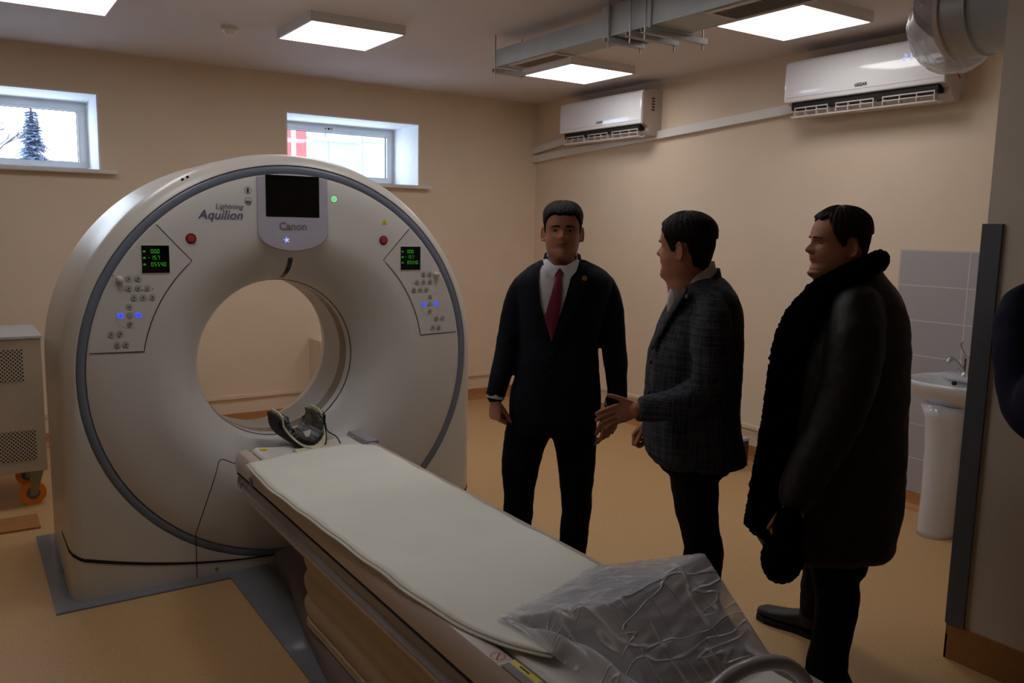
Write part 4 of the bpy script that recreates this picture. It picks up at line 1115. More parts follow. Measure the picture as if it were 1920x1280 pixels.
def torso(bm, rows, L, seg=48):
    rs = []
    for v, ul, ur, yf, yb, n in rows:
        a, c = L(ul, v), L(ur, v); cx = (a.x + c.x) / 2; hw = (c.x - a.x) / 2
        ring = []
        for k in range(seg):
            q = 2 * pi * k / seg; cq, sq = cos(q), sin(q)
            x = cx + hw * abs(cq) ** (2 / n) * (1 if cq > 0 else -1)
            y = (yb if sq > 0 else yf) * abs(sq) ** (2 / n)
            z = a.z + (c.z - a.z) * (x - a.x) / max(1e-6, c.x - a.x)
            ring.append((x, y, z))
        rs.append(ring)
    # smooth interpolation between the measured rows
    out = []; n_ = len(rs)
    for i in range(n_ - 1):
        A, B2, C2_, D_2 = rs[max(i - 1, 0)], rs[i], rs[i + 1], rs[min(i + 2, n_ - 1)]
        for j in range(4):
            t_ = j / 4
            out.append([tuple(0.5 * (2 * b_ + (c_ - a_) * t_ + (2 * a_ - 5 * b_ + 4 * c_ - d_) * t_ ** 2 + (3 * b_ - a_ - 3 * c_ + d_) * t_ ** 3) for a_, b_, c_, d_ in zip(A[k], B2[k], C2_[k], D_2[k])) for k in range(seg)])
    out.append(rs[-1]); rings(bm, out); return out
def limb(bm, pts, rad, seg=16, ends=(0, -1)):
    P_, R_ = smooth_path(pts, rad, 4); tube(bm, P_, R_, seg)
    for i in ends: ell(bm, P_[i], (min(R_[i]),) * 3, 12, 8)
def hand(bm, w, d, n, s, curl, thumb=(0.8, 0.6, 0.25), sc=1.0, spread=0.04, fat=1.08):
    """w wrist, d towards the fingers, n out of the back of the hand, s towards the thumb side"""
    w, d, n, s = Vector(w), Vector(d).normalized(), Vector(n).normalized(), Vector(s).normalized()
    rs = []
    for t_, hw, ht in ((-0.02, .027, .020), (0.0, .027, .019), (0.02, .032, .019), (0.045, .038, .017), (0.07, .041, .015), (0.088, .040, .0125), (0.096, .034, .009)):
        rs.append([w + d * t_ * sc + s * (hw * sc * cos(q)) + n * (ht * sc * sin(q)) for q in [2 * pi * k / 20 for k in range(20)]])
    rings(bm, rs)
    for i, (ln, r) in enumerate(((0.92, .0086 * fat), (1.0, .0088 * fat), (0.95, .0085 * fat), (0.76, .0076 * fat))):
        p = w + (d * (0.084 - 0.004 * (i == 3)) + s * (0.0305 - 0.0205 * i)) * sc; dd = (d + s * spread * (1.5 - i)).normalized(); pts = [p]; c_ = curl[i] if isinstance(curl, (list, tuple)) else curl
        for j, sl in enumerate((0.043, 0.027, 0.021)):
            ang = radians(c_ * (0.75, 1.15, 0.8)[j]); dd = (dd * cos(ang) - n * sin(ang)); nn = n
            dd.normalize(); n_l = n
            pts.append(pts[-1] + dd * sl * ln * sc)
            # rotate local normal with the bend
            n = (n - dd * n.dot(dd)).normalized()
        n = nn if False else (Vector(n))
        n = _n0 if (_n0 := hand_n) is not None else n
        tube(bm, pts, [r * sc, r * sc, r * 0.93 * sc, r * 0.78 * sc], 10); ell(bm, pts[-1], (r * 0.8 * sc,) * 3, 8, 6)
        for q_ in pts[:-1]: ell(bm, q_, (r * sc * 1.04,) * 3, 8, 6)
    n0 = hand_n
    p = w + (d * 0.022 + s * 0.022) * sc; a_, b_, c3 = thumb
    dd = (d * a_ + s * b_ - n0 * c3).normalized(); p1 = p + dd * 0.042 * sc; dd2 = (dd + d * 0.25).normalized(); p2 = p1 + dd2 * 0.032 * sc; p3 = p2 + (dd2 + d * 0.15).normalized() * 0.024 * sc
    tube(bm, [p, p1, p2, p3], [0.0145 * sc, 0.0115 * sc, 0.0098 * sc, 0.008 * sc], 10); ell(bm, p3, (0.0082 * sc,) * 3, 8, 6); ell(bm, p1, (0.0117 * sc,) * 3, 8, 6)
hand_n = None
def hand2(bm, w, d, n, s, *a, **k):
    global hand_n
    hand_n = Vector(n).normalized(); hand(bm, w, d, n, s, *a, **k)
def person(u0, D, label, name='person'):
    d = ray(u0, 440); h = Vector((d.x, d.y, 0)); B0 = h * (D / h.dot(FW))
    t_ = bpy.data.objects.new(name, None); COL.objects.link(t_); t_.location = B0; t_.rotation_euler = (0, 0, atan2(RW.y, RW.x)); t_.empty_display_size = 0.2
    t_['label'] = label; t_['category'] = 'person'; WO[t_.name] = Vector((0, 0, 0))
    def L(u, v, dy=0.0):
        d = ray(u, v); k = (D + dy) / (d.x * FW.x + d.y * FW.y); p = Vector((d.x * k, d.y * k, 0))
        return Vector(((p - B0).dot(RW), dy, CAMZ + d.z * k))
    return t_, L
def surf_patch(rows, xf, nz, nx, off):
    """patch in front of a torso: rows = torso rings (list of rings of points) ; xf(z) -> (x0, x1)"""
    pass
def front_y(out, x, z, seg=48):
    """front surface depth (most negative y) of torso rings at x, z"""
    best = None
    zs = [sum(p[2] for p in r) / seg for r in out]
    for i in range(len(out) - 1):
        z0, z1 = zs[i], zs[i + 1]
        if (z0 - z) * (z1 - z) <= 0 and abs(z1 - z0) > 1e-9:
            f = (z - z0) / (z1 - z0); r0, r1 = out[i], out[i + 1]
            ring = [(r0[k][0] * (1 - f) + r1[k][0] * f, r0[k][1] * (1 - f) + r1[k][1] * f) for k in range(seg)]
            for k in range(seg):
                a, c = ring[k], ring[(k + 1) % seg]
                if (a[0] - x) * (c[0] - x) <= 0 and abs(a[0] - c[0]) > 1e-9:
                    y = a[1] + (c[1] - a[1]) * (x - a[0]) / (c[0] - a[0])
                    if best is None or y < best: best = y
    return best if best is not None else -0.10
def strip_patch(out, left, right, off, nz=24, nx=8, th=0.003, edge=0.0):
    """left/right: polylines [(x, z)...] from top to bottom, laid on the torso front"""
    def at(C, t_):
        n = len(C) - 1; i = min(int(t_ * n), n - 1); f = t_ * n - i
        return C[i][0] * (1 - f) + C[i + 1][0] * f, C[i][1] * (1 - f) + C[i + 1][1] * f
    bm = new(); g = []
    for i in range(nz + 1):
        a, c = at(left, i / nz), at(right, i / nz); row = []
        for j in range(nx + 1):
            q = j / nx; x, z = a[0] * (1 - q) + c[0] * q, a[1] * (1 - q) + c[1] * q
            row.append(Vector((x, front_y(out, x, z) - off + edge * (2 * q - 1) ** 2, z)))
        g.append(row)
    fr = [[bm.verts.new(p) for p in r] for r in g]; bk = [[bm.verts.new(p + Vector((0, th, 0))) for p in r] for r in g]
    for i in range(nz):
        for j in range(nx):
            bm.faces.new((fr[i][j], fr[i][j + 1], fr[i + 1][j + 1], fr[i + 1][j])); bm.faces.new((bk[i][j], bk[i + 1][j], bk[i + 1][j + 1], bk[i][j + 1]))
    for i in range(nz):
        for j in (0, nx): bm.faces.new((fr[i][j], fr[i + 1][j], bk[i + 1][j], bk[i][j]))
    for j in range(nx):
        for i in (0, nz): bm.faces.new((fr[i][j], bk[i][j], bk[i][j + 1], fr[i][j + 1]))
    return bm
def face_bits(t_, M, hair, brow_th=0.0042):
    for s in (-1, 1):
        b = new(); R = M.to_3x3()
        c_ = head_pt(0.36 * s, 0.1185); c_ = Vector((s * 0.031, c_.y - 0.001, 0.1185))
        for f in (0,): ell(b, c_, (0.0120, 0.006, 0.0036), 14, 8)
        for v in b.verts: v.co = M @ v.co
        e = obj('eye', b, M_eye, t_, True)
        b = new(); ell(b, c_ + Vector((0, -0.0035, 0.0005)), (0.0056, 0.0033, 0.0036), 12, 8)
        for v in b.verts: v.co = M @ v.co
        obj('iris', b, M_iris, e, True)
        b = new(); pts = []
        for k in range(9):
            x = s * (0.012 + 0.037 * k / 8); zz = 0.1325 + 0.0055 * sin(pi * (0.2 + 0.7 * k / 8)); 
            a_ = math.asin(min(0.95, abs(x) / 0.076)) * s; y = None
            lo, hi = 0.0, 1.5
            for _ in range(24):
                m_ = (lo + hi) / 2
                if abs(head_pt(m_ * s, zz).x) < abs(x): lo = m_
                else: hi = m_
            p = head_pt(lo * s, zz); pts.append(Vector((x, p.y - 0.001, zz)))
        tube(b, pts, [(brow_th * (0.5 + 0.5 * sin(pi * min(1, 0.25 + k / 9))), 0.002) for k in range(9)], 8, flat=(0, 1, 0))
        for v in b.verts: v.co = M @ v.co
        obj('eyebrow', b, hair, t_, True)
    b = new(); pts = []
    for k in range(11):
        x = -0.024 + 0.048 * k / 10
        lo, hi = 0.0, 1.5
        for _ in range(24):
            m_ = (lo + hi) / 2
            if head_pt(m_, 0.064).x < abs(x): lo = m_
            else: hi = m_
        pts.append(Vector((x, head_pt(lo, 0.064).y - 0.0008, 0.064 - 0.0015 * abs(x) / 0.024)))
    tube(b, pts, [(0.0058 * sin(pi * (0.08 + 0.84 * k / 10)), 0.0026) for k in range(11)], 8, flat=(0, 1, 0))
    for v in b.verts: v.co = M @ v.co
    obj('mouth', b, M_lip, t_, True)
def headM(L, u, v_chin, v_crown, dy, yaw, tilt=0.0):
    a, c = L(u, v_chin, dy), L(u, v_crown, dy); sc = (c.z - a.z) / 0.235
    return Matrix.Translation((a.x, dy, a.z)) @ Matrix.Rotation(yaw, 4, 'Z') @ Matrix.Rotation(tilt, 4, 'X') @ Matrix.Scale(sc, 4)
def hline(pairs):
    def f(a):
        a = math.degrees(a)
        for (a0, z0), (a1, z1) in zip(pairs[:-1], pairs[1:]):
            if a <= a1:
                t_ = (a - a0) / (a1 - a0); t_ = t_ * t_ * (3 - 2 * t_); return z0 + (z1 - z0) * t_
        return pairs[-1][1]
    return f
def shoe(bm, x, y, ang, ln=0.29, z0=0.0, pitch=0.0):
    """ang: direction of the toe in the ground plane"""
    R = Matrix.Translation((x, y, z0)) @ Matrix.Rotation(ang, 4, 'Z') @ Matrix.Rotation(pitch, 4, 'Y')
    rs = []
    for q, hw, h in ((-0.075, .022, .055), (-0.06, .034, .085), (-0.02, .038, .095), (0.03, .038, .085), (0.09, .045, .062), (0.15, .049, .048), (0.19, .042, .042), (0.215, .022, .03)):
        rs.append([R @ Vector((q * ln / 0.29, hw * abs(cos(a)) ** 0.8 * (1 if cos(a) > 0 else -1), max(0.0, h * (0.5 + 0.5 * sin(a)) if sin(a) > -0.99 else 0))) for a in [2 * pi * k / 20 for k in range(20)]])
    rings(bm, rs)

def ring_collar(c, rx, ry, dirf, zf, zb, hf, hb, gap, flare_, name, m, T, th=0.004, vdrop=0.0):
    """standing collar round the neck; dirf = front direction (radians), gap = half opening in degrees"""
    bm = new(); N2 = 60; rs = [[], [], [], []]
    for k in range(N2 + 1):
        q = radians(gap + (360 - 2 * gap) * k / N2); a = dirf + q; f0 = (1 + cos(q)) / 2
        z = zb + (zf - zb) * f0 - vdrop * max(0, cos(q)) ** 3; h = hb + (hf - hb) * f0
        for i, (f, g_) in enumerate(((1.0, 0), (1 - flare_, 1), (1 - flare_ - th / ry, 1), (1 - th / ry, 0))):
            rs[i].append(Vector((c[0] + rx * f * cos(a), c[1] + ry * f * sin(a), z + h * g_)))
    vv = [[bm.verts.new(p) for p in r] for r in rs]
    for i in range(4):
        j_ = (i + 1) % 4
        for k in range(N2): bm.faces.new((vv[i][k], vv[i][k + 1], vv[j_][k + 1], vv[j_][k]))
    bm.faces.new([vv[i][0] for i in range(4)]); bm.faces.new([vv[i][-1] for i in range(3, -1, -1)])
    return obj(name, bm, m, T, 50)

# ---- man in the dark suit, facing the camera
T, L = person(1055, 3.5, 'person in a dark suit with white shirt and wine red tie, facing the viewer')
HM = headM(L, 1053.5, 484.5, 381, -0.015, radians(-3))
rows = [(786, 958, 1124, -.125, .135, 2.5), (765, 954, 1127, -.128, .14, 2.5), (735, 957, 1127, -.13, .14, 2.5), (700, 966, 1124, -.135, .13, 2.4), (660, 972, 1121, -.14, .12, 2.4),
        (628, 976, 1123, -.142, .12, 2.4), (590, 972, 1132, -.145, .12, 2.5), (555, 968, 1142, -.14, .12, 2.6), (528, 968, 1148, -.125, .115, 2.6), (512, 976, 1141, -.11, .105, 2.5), (501, 990, 1124, -.100, .100, 2.3), (492, 1006, 1106, -.090, .092, 2.1), (484, 1018, 1092, -.080, .085, 2.0)]
_t = new(); out = torso(_t, rows, L); _t.free()
rows_m = rows[:-3] + [(501, 990, 1124, -.070, .100, 2.3), (493, 1004, 1108, -.045, .092, 2.1), (487, 1014, 1096, -.030, .085, 2.0)]
b = new(); torso(b, rows_m, L)
armL = [L(990, 529, 0.01), L(972, 570, 0.01), L(957, 628, 0.015), L(945, 680, -0.02), L(932, 728, -0.05), L(929.5, 741, -0.055)]
armR = [L(1124, 529, 0.01), L(1140, 570, 0.01), L(1149, 632, 0.015), L(1155, 690, -0.02), L(1157, 740, -0.05), L(1150, 758, -0.055)]
limb(b, armL, [(.054, .060), (.060, .064), (.053, .056), (.047, .050), (.041, .044), (.040, .043)]); limb(b, armR, [(.054, .060), (.060, .064), (.053, .056), (.047, .050), (.041, .044), (.040, .043)])
j = obj('jacket', b, M_navy, T); add_remesh(j, 0.007, 6); add_noise(j, 0.010, 0.09)
# trousers
b = new()
torso(b, [(812, 965, 1106, -.09, .105, 2.0), (800, 955, 1116, -.12, .13, 2.3), (760, 958, 1122, -.115, .125, 2.3), (720, 966, 1118, -.11, .12, 2.3)], L)
limb(b, [L(992, 800), L(980, 845), L(974, 900, -0.01), L(972, 950), L(968, 1000, .01), L(964, 1060, 0.015), L(961, 1122, 0.02)], [(.088, .10), (.075, .088), (.066, .075), (.058, .066), (.052, .062), (.052, .062), (.055, .068)])
limb(b, [L(1076, 800), L(1080, 845), L(1081, 900, -0.01), L(1081, 950), L(1076, 1000, .01), L(1072, 1060, 0.015), L(1070, 1122, 0.02)], [(.088, .10), (.076, .088), (.066, .075), (.059, .066), (.056, .062), (.052, .062), (.055, .068)])
o = obj('trousers', b, M_trous, T); add_remesh(o, 0.009, 5); add_noise(o, 0.012, 0.08)
p = L(961, 1125, 0.0); b = new(); shoe(b, p.x, 0.02, radians(-105)); obj('shoe', b, M_boot, T, 40)
p = L(1070, 1125, 0.0); b = new(); shoe(b, p.x, 0.02, radians(-78)); obj('shoe', b, M_boot, T, 40)
# body
b = new(); head_mesh(b, HM, 0.02)
inner = [(r[0] + 3, r[1] + 9, r[2] - 9, r[3] * 0.8, r[4] * 0.8, r[5]) for r in rows_m]
torso(b, inner, L, 32)
limb(b, armL[:-1] + [L(929, 752, -0.06)], [.05, .05, .044, .037, .028, .025]); limb(b, armR[:-1] + [L(1148, 770, -0.06)], [.05, .05, .044, .037, .028, .025])
limb(b, [L(992, 790), L(974, 900, -0.01), L(968, 1000, .01), L(961, 1105, .02)], [.06, .04, .034, .03]); limb(b, [L(1076, 790), L(1081, 900, -0.01), L(1076, 1000, .01), L(1070, 1105, .02)], [.06, .04, .034, .03])
hand2(b, L(929, 747, -0.06), (0.0, -0.15, -1), (-0.75, -0.65, 0), (0.65, -0.75, 0), (72, 76, 78, 80), thumb=(0.9, 0.25, 0.75), sc=0.93)
hand2(b, L(1147, 766, -0.06), (-0.10, -0.25, -1), (0.55, -0.83, 0.1), (-0.83, -0.55, 0), (22, 34, 40, 46), thumb=(1.0, 0.45, 0.3), sc=0.98)
o = obj('body', b, M_skin, T); add_remesh(o, 0.0032, 2, 0.4)
hl = hline([(0, .181), (20, .183), (38, .180), (52, .168), (62, .150), (70, .128), (76, .100), (84, .100), (92, .132), (108, .130), (120, .085), (140, .045), (180, .038)])
b = hair_mesh(HM, hl, lambda a, z: (0.0055 + 0.010 * gs(z - 0.215, 0.03)) if z > 0.15 else 0.0045, rough=0.003); obj('hair', b, M_hair1, T, True)
face_bits(T, HM, M_hair1, 0.0046)
# shirt, tie, lapels
def XZ(u, v): q_ = L(u, v, -0.12); return (q_.x, q_.z)
b = strip_patch(out, [XZ(1016, 498), XZ(1011, 510), XZ(1010, 530), XZ(1012, 566), XZ(1020, 596), XZ(1032, 636)], [XZ(1081, 498), XZ(1076, 510), XZ(1069, 525), XZ(1060, 556), XZ(1047, 596), XZ(1034, 638)], 0.006, 26, 14)
obj('shirt', b, M_shirt, T, 60)
b = strip_patch(out, [XZ(1038, 503), XZ(1036, 510), XZ(1042, 519), XZ(1036, 540), XZ(1027, 570), XZ(1020, 596), XZ(1031, 632)], [XZ(1053, 503), XZ(1057, 510), XZ(1052, 519), XZ(1053, 540), XZ(1051, 570), XZ(1047, 596), XZ(1036, 634)], 0.0155, 30, 6, 0.006, 0.003)
obj('tie', b, M_tie, T, 60)
def collar(pts_in, pts_out, name, m, th=0.004, off=0.016):
    b = strip_patch(out, [XZ(*p) for p in pts_in], [XZ(*p) for p in pts_out], off, 20, 6, th); return obj(name, b, m, T, 50)
nc = L(1054.5, 488, 0.0)
ring_collar((nc.x, 0.004), 0.071, 0.082, -pi / 2, L(1054, 503, -.08).z, L(1054, 486, .08).z, 0.020, 0.050, 34, 0.10, 'collar', M_shirt, T, 0.004, 0.012)
ring_collar((nc.x, 0.006), 0.083, 0.098, -pi / 2, L(1054, 500, -.08).z, L(1054, 492, .08).z, 0.030, 0.050, 62, 0.08, 'jacket_collar', M_navy, T, 0.006)
collar([(1026, 486), (1035, 494), (1048, 503)], [(1019, 488), (1022, 506), (1037, 520)], 'collar_point', M_shirt, off=0.018)
collar([(1083, 486), (1070, 494), (1051, 503)], [(1088, 488), (1081, 508), (1066, 524)], 'collar_point', M_shirt, off=0.018)
collar([(1020, 493), (1012, 503), (1010, 530), (1013, 568), (1021, 598), (1034, 640)], [(1006, 495), (998, 510), (992, 540), (1000, 574), (1014, 604), (1032, 644)], 'lapel', M_navy, 0.006, 0.014)
collar([(1088, 493), (1079, 503), (1070, 525), (1060, 558), (1048, 598), (1036, 640)], [(1103, 495), (1101, 510), (1104, 530), (1084, 566), (1062, 604), (1040, 646)], 'lapel', M_navy, 0.006, 0.014)
q_ = XZ(1095.5, 521); b = new(); disc(b, (q_[0], front_y(out, *q_) - 0.020, q_[1]), 0.0105, 'y', -0.004, 20); obj('lapel_pin', b, M_gold, T, 40)
for v in (661, 697):
    q_ = XZ(1033, v); b = new(); disc(b, (q_[0], front_y(out, *q_) - 0.004, q_[1]), 0.009, 'y', -0.005, 16); obj('button', b, M_boot, T, 40)
for arm, nm in ((armL, 0), (armR, 1)):
    b = new(); e = arm[-1]; dd = (arm[-1] - arm[-2]).normalized(); tube(b, [e - dd * 0.01, e + dd * 0.014], [(.037, .040), (.035, .038)], 20); obj('shirt_cuff', b, M_shirt, T, True)

# ---- man in the grey checked jacket, seen from behind his left side
T, L = person(1300, 3.0, 'person in a grey checked jacket seen from behind, gesturing with an open hand')
HM = headM(L, 1284, 524, 402, -0.01, radians(-90 - 36))
rows = [(862, 1226, 1391, -.19, .19, 2.6), (845, 1212, 1391, -.20, .20, 2.6), (807, 1207, 1385, -.20, .20, 2.5), (766, 1209, 1381, -.20, .20, 2.5), (717, 1212, 1384, -.195, .20, 2.4), (660, 1218, 1387, -.20, .20, 2.4),
        (607, 1238, 1387, -.205, .20, 2.4), (583, 1250, 1385, -.20, .20, 2.4), (560, 1262, 1379, -.19, .19, 2.4), (543, 1270, 1371, -.165, .17, 2.3), (529, 1280, 1362, -.118, .13, 2.2), (519, 1288, 1354, -.088, .10, 2.0)]
b = new(); out = torso(b, rows, L)
armN = [L(1333, 576, -0.155), L(1334, 620, -0.205), L(1334, 680, -0.225), L(1326, 722, -0.225), L(1292, 748, -0.225), L(1240, 762, -0.22), L(1204, 767, -0.21), L(1195, 767, -0.21)]
armF = [L(1330, 566, 0.16), L(1320, 640, 0.20), L(1300, 710, 0.20), L(1255, 760, 0.16), L(1222, 782, 0.12)]
limb(b, armN, [(.056, .062), (.070, .076), (.066, .072), (.062, .066), (.056, .062), (.050, .054), (.044, .050), (.043, .049)], 20, (0,)); limb(b, armF, [.065, .062, .055, .048, .040])
j = obj('jacket', b, M_plaid, T); add_remesh(j, 0.007, 5); add_noise(j, 0.012, 0.08)
b = new()
torso(b, [(880, 1240, 1362, -.15, .15, 2.3), (850, 1232, 1372, -.16, .16, 2.3), (800, 1230, 1372, -.155, .155, 2.3), (740, 1240, 1370, -.14, .14, 2.3)], L)
limb(b, [L(1298, 840, -0.08), L(1303, 900, -0.08), L(1308, 960, -0.08), L(1314, 1000, -0.08), L(1321, 1040, -0.08), L(1316, 1130, -0.08), L(1300, 1224, -0.08)], [(.115, .095), (.102, .085), (.080, .075), (.070, .07), (.072, .068), (.062, .06), (.060, .06)])
limb(b, [L(1296, 840, 0.08), L(1296, 900, 0.09), L(1302, 960, 0.09), L(1312, 1000, 0.10), L(1312, 1040, 0.11), L(1300, 1110, 0.12), L(1280, 1170, 0.13)], [(.11, .09), (.095, .08), (.080, .07), (.070, .065), (.068, .064), (.06, .06), (.058, .058)])
o = obj('trousers', b, M_trous, T); add_remesh(o, 0.009, 5); add_noise(o, 0.012, 0.07)
p = L(1296, 1232, -0.08); b = new(); shoe(b, p.x, -0.08, radians(175)); obj('shoe', b, M_boot, T, 40)
p = L(1276, 1180, 0.13); b = new(); shoe(b, p.x, 0.13, radians(165)); obj('shoe', b, M_boot, T, 40)
b = new(); head_mesh(b, HM, 0.10)
torso(b, [(r[0], r[1] + 8, r[2] - 8, r[3] * 0.88, r[4] * 0.88, r[5]) for r in rows], L, 32)
limb(b, armN[:-1] + [L(1194, 767, -0.21)], [.05, .052, .048, .044, .04, .034, .028, .026]); limb(b, armF[:-1] + [L(1214, 790, 0.11)], [.05, .048, .042, .034, .025])
limb(b, [L(1298, 840, -0.08), L(1308, 960, -0.08), L(1321, 1040, -0.08), L(1302, 1210, -0.08)], [.06, .045, .038, .03]); limb(b, [L(1296, 840, 0.08), L(1302, 960, 0.09), L(1312, 1040, 0.11), L(1284, 1160, 0.13)], [.06, .045, .038, .03])
hand2(b, L(1197, 765, -0.21), (-0.93, 0.10, -0.30), (-0.10, 0.85, 0.30), (-0.25, 0.2, 1), (5, 8, 12, 16), thumb=(0.80, 0.75, 0.1), sc=0.86, spread=-0.02, fat=1.18)
hand2(b, L(1216, 788, 0.11), (-0.70, -0.1, -0.72), (-0.65, 0.2, 0.70), (-0.3, -0.9, 0.1), (58, 62, 66, 70), thumb=(0.9, 0.3, 0.5), sc=0.86)
o = obj('body', b, M_skin, T); add_remesh(o, 0.0032, 2, 0.4)
hl = hline([(0, .190), (25, .190), (42, .182), (58, .160), (68, .130), (74, .098), (84, .098), (92, .134), (106, .132), (118, .090), (135, .046), (180, .028)])
b = hair_mesh(HM, hl, lambda a, z: (0.007 + 0.009 * gs(z - 0.21, 0.05)) if z > 0.15 else 0.005, heavy=0.1); obj('hair', b, M_hair1, T, True)
face_bits(T, HM, M_hair1)
# shirt collar band: sloping ring round the neck, and jacket collar behind
def neck_band(us, vs, hs, rys, name, m, flare_=0.0, dyc=0.0, a0=0, a1=360, th=0.004):
    """ring around the neck: us=(front u, back u), vs=(front v, back v) of its lower edge, height hs"""
    fp_, bp_ = L(us[0], vs[0], dyc), L(us[1], vs[1], dyc); c_ = (fp_ + bp_) / 2; hx_ = (bp_.x - fp_.x) / 2; hz_ = (bp_.z - fp_.z) / 2
    bm = new(); N2 = 48; rs = [[], [], [], []]
    n_seg = N2
    for k in range(N2 + 1):
        a = radians(a0 + (a1 - a0) * k / N2); cx_, sx_ = cos(a), sin(a)
        h = hs[0] * (1 - cx_) / 2 + hs[1] * (1 + cx_) / 2
        for i, (f, g_) in enumerate(((1.0, 0), (1 - flare_, 1), (1 - flare_ - th / rys, 1), (1 - th / rys, 0))):
            rs[i].append(Vector((c_.x + hx_ * f * cx_, dyc + rys * f * sx_, c_.z + hz_ * cx_ + h * g_)))
    for q in range(4):
        pass
    vv = [[bm.verts.new(p) for p in r] for r in rs]
    for i in range(4):
        j_ = (i + 1) % 4
        for k in range(N2): bm.faces.new((vv[i][k], vv[i][k + 1], vv[j_][k + 1], vv[j_][k]))
    if abs(a1 - a0) < 359:
        bm.faces.new([vv[i][0] for i in range(4)]); bm.faces.new([vv[i][-1] for i in range(3, -1, -1)])
    else: bmesh.ops.remove_doubles(bm, verts=bm.verts[:], dist=1e-5)
    return obj(name, bm, m, T, 50)
neck_band((1262, 1342), (558, 506), (.052, .032), 0.084, 'collar', M_shirt, 0.10)
neck_band((1262, 1352), (584, 520), (.046, .034), 0.104, 'jacket_collar', M_plaid, 0.10, a0=-125, a1=125, th=0.008)
# shirt front showing in the jacket opening
b = new(); P_, R_ = smooth_path([L(1274, 545, -0.03), L(1268, 560, -0.035), L(1262, 576, -0.03), L(1259, 588, -0.02)], [(.016, .034), (.016, .032), (.012, .022), (.008, .010)], 4); tube(b, P_, R_, 16); obj('shirt', b, M_shirt, T, True)
b = new(); rings(b, [[L(1262, 538, -0.075), L(1272, 545, -0.078), L(1270, 566, -0.08), L(1263, 556, -0.078)], [L(1262, 538, -0.08), L(1272, 545, -0.083), L(1270, 566, -0.085), L(1263, 556, -0.083)]]); obj('collar_point', b, M_shirt, T)
b = new(); tube(b, [L(1286, 540, -0.135), L(1278, 556, -0.125), L(1262, 580, -0.10), L(1244, 612, -0.08), L(1222, 655, -0.07)], [(.008, .026), (.009, .030), (.009, .030), (.008, .024), (.004, .010)], 14, flat=(0, 1, 0)); o = obj('lapel', b, M_plaid, T, True)
p = L(1287.5, 555.5, -0.155); b = new(); ell(b, p, (0.006, 0.006, 0.0085), 12, 8); obj('lapel_pin', b, M_silver, T, True)
for u, v in ((1220, 678), (1216, 735)): b = new(); ell(b, L(u, v, -0.09), (0.006, 0.009, 0.009), 10, 6); obj('button', b, M_boot, T, True)

# ---- man in the black leather fur-lined coat
T, L = person(1570, 2.9, 'person in a long black leather coat with fur collar, seen from his left side')
HM = headM(L, 1568, 519, 392, 0.0, radians(-90 + 2))
rows = [(1022, 1428, 1655, -.21, .21, 2.6), (1008, 1422, 1663, -.225, .225, 2.6), (990, 1420, 1666, -.225, .225, 2.6), (922, 1428, 1679, -.225, .225, 2.5), (861, 1438, 1684, -.22, .22, 2.5), (790, 1448, 1687, -.22, .22, 2.5), (720, 1458, 1690, -.22, .22, 2.4), (660, 1464, 1691, -.22, .22, 2.4),
        (610, 1480, 1688, -.22, .22, 2.4), (575, 1498, 1681, -.215, .21, 2.4), (550, 1514, 1672, -.19, .19, 2.3), (532, 1530, 1664, -.16, .16, 2.2), (515, 1542, 1654, -.13, .13, 2.1), (500, 1552, 1642, -.11, .11, 2.0)]
b = new(); out = torso(b, rows, L)
armN = [L(1606, 582, -0.17), L(1604, 640, -0.215), L(1594, 710, -0.235), L(1570, 780, -0.24), L(1532, 850, -0.25), L(1502, 912, -0.265), L(1494, 930, -0.27)]
armF = [L(1600, 585, 0.16), L(1590, 680, 0.22), L(1560, 780, 0.2), L(1500, 860, 0.16), L(1480, 930, 0.12)]
limb(b, armN, [(.085, .085), (.092, .088), (.088, .084), (.084, .080), (.078, .072), (.066, .064), (.058, .058)], 22); limb(b, armF, [.075, .07, .065, .06, .05])
j = obj('coat', b, M_leather, T); add_remesh(j, 0.008, 5); add_noise(j, 0.014, 0.10)
b = new()
torso(b, [(1060, 1512, 1612, -.15, .15, 2.3), (1000, 1500, 1620, -.16, .16, 2.3), (900, 1495, 1625, -.15, .15, 2.3)], L)
limb(b, [L(1560, 1000, -0.07), L(1566, 1080, -0.08), L(1570, 1130, -0.09), L(1560, 1190, -0.10), L(1552, 1235, -0.11), L(1548, 1262, -0.11)], [(.10, .09), (.088, .08), (.080, .075), (.072, .068), (.072, .07), (.076, .075)])
limb(b, [L(1560, 1000, 0.08), L(1542, 1070, 0.18), L(1530, 1110, 0.28), L(1525, 1140, 0.36)], [(.10, .09), (.075, .075), (.060, .065), (.055, .055)])
o = obj('trousers', b, M_trous, T); add_remesh(o, 0.009, 5); add_noise(o, 0.012, 0.07)
# boots
def boot(p, ang, pitch=0.0, z0=0.0):
    b = new(); shoe(b, p.x, p.y, ang, 0.31, z0 + 0.018, pitch); tube(b, [Vector((p.x, p.y, z0 + 0.05)), Vector((p.x + 0.01, p.y, z0 + 0.16))], [0.05, 0.052], 18); o = obj('boot', b, M_boot, T, 40)
    b = new(); R = Matrix.Translation((p.x, p.y, z0)) @ Matrix.Rotation(ang, 4, 'Z') @ Matrix.Rotation(pitch, 4, 'Y')
    prof = [(-0.085, 0), (-0.07, 0.042), (0.0, 0.040), (0.06, 0.036), (0.12, 0.050), (0.18, 0.052), (0.225, 0.035), (0.238, 0)]
    pl_ = [(x, y) for x, y in prof] + [(x, -y) for x, y in reversed(prof[1:-1])]
    rings(b, [[R @ Vector((x, y, z)) for x, y in pl_] for z in (0.0, 0.022)]); obj('sole', b, M_dark, o)
    b = new()
p = L(1553, 1283, -0.10); p.y = -0.10; boot(p, radians(182))
p = L(1520, 1160, 0.37); p.y = 0.37; boot(p, radians(135), radians(0), 0.0)
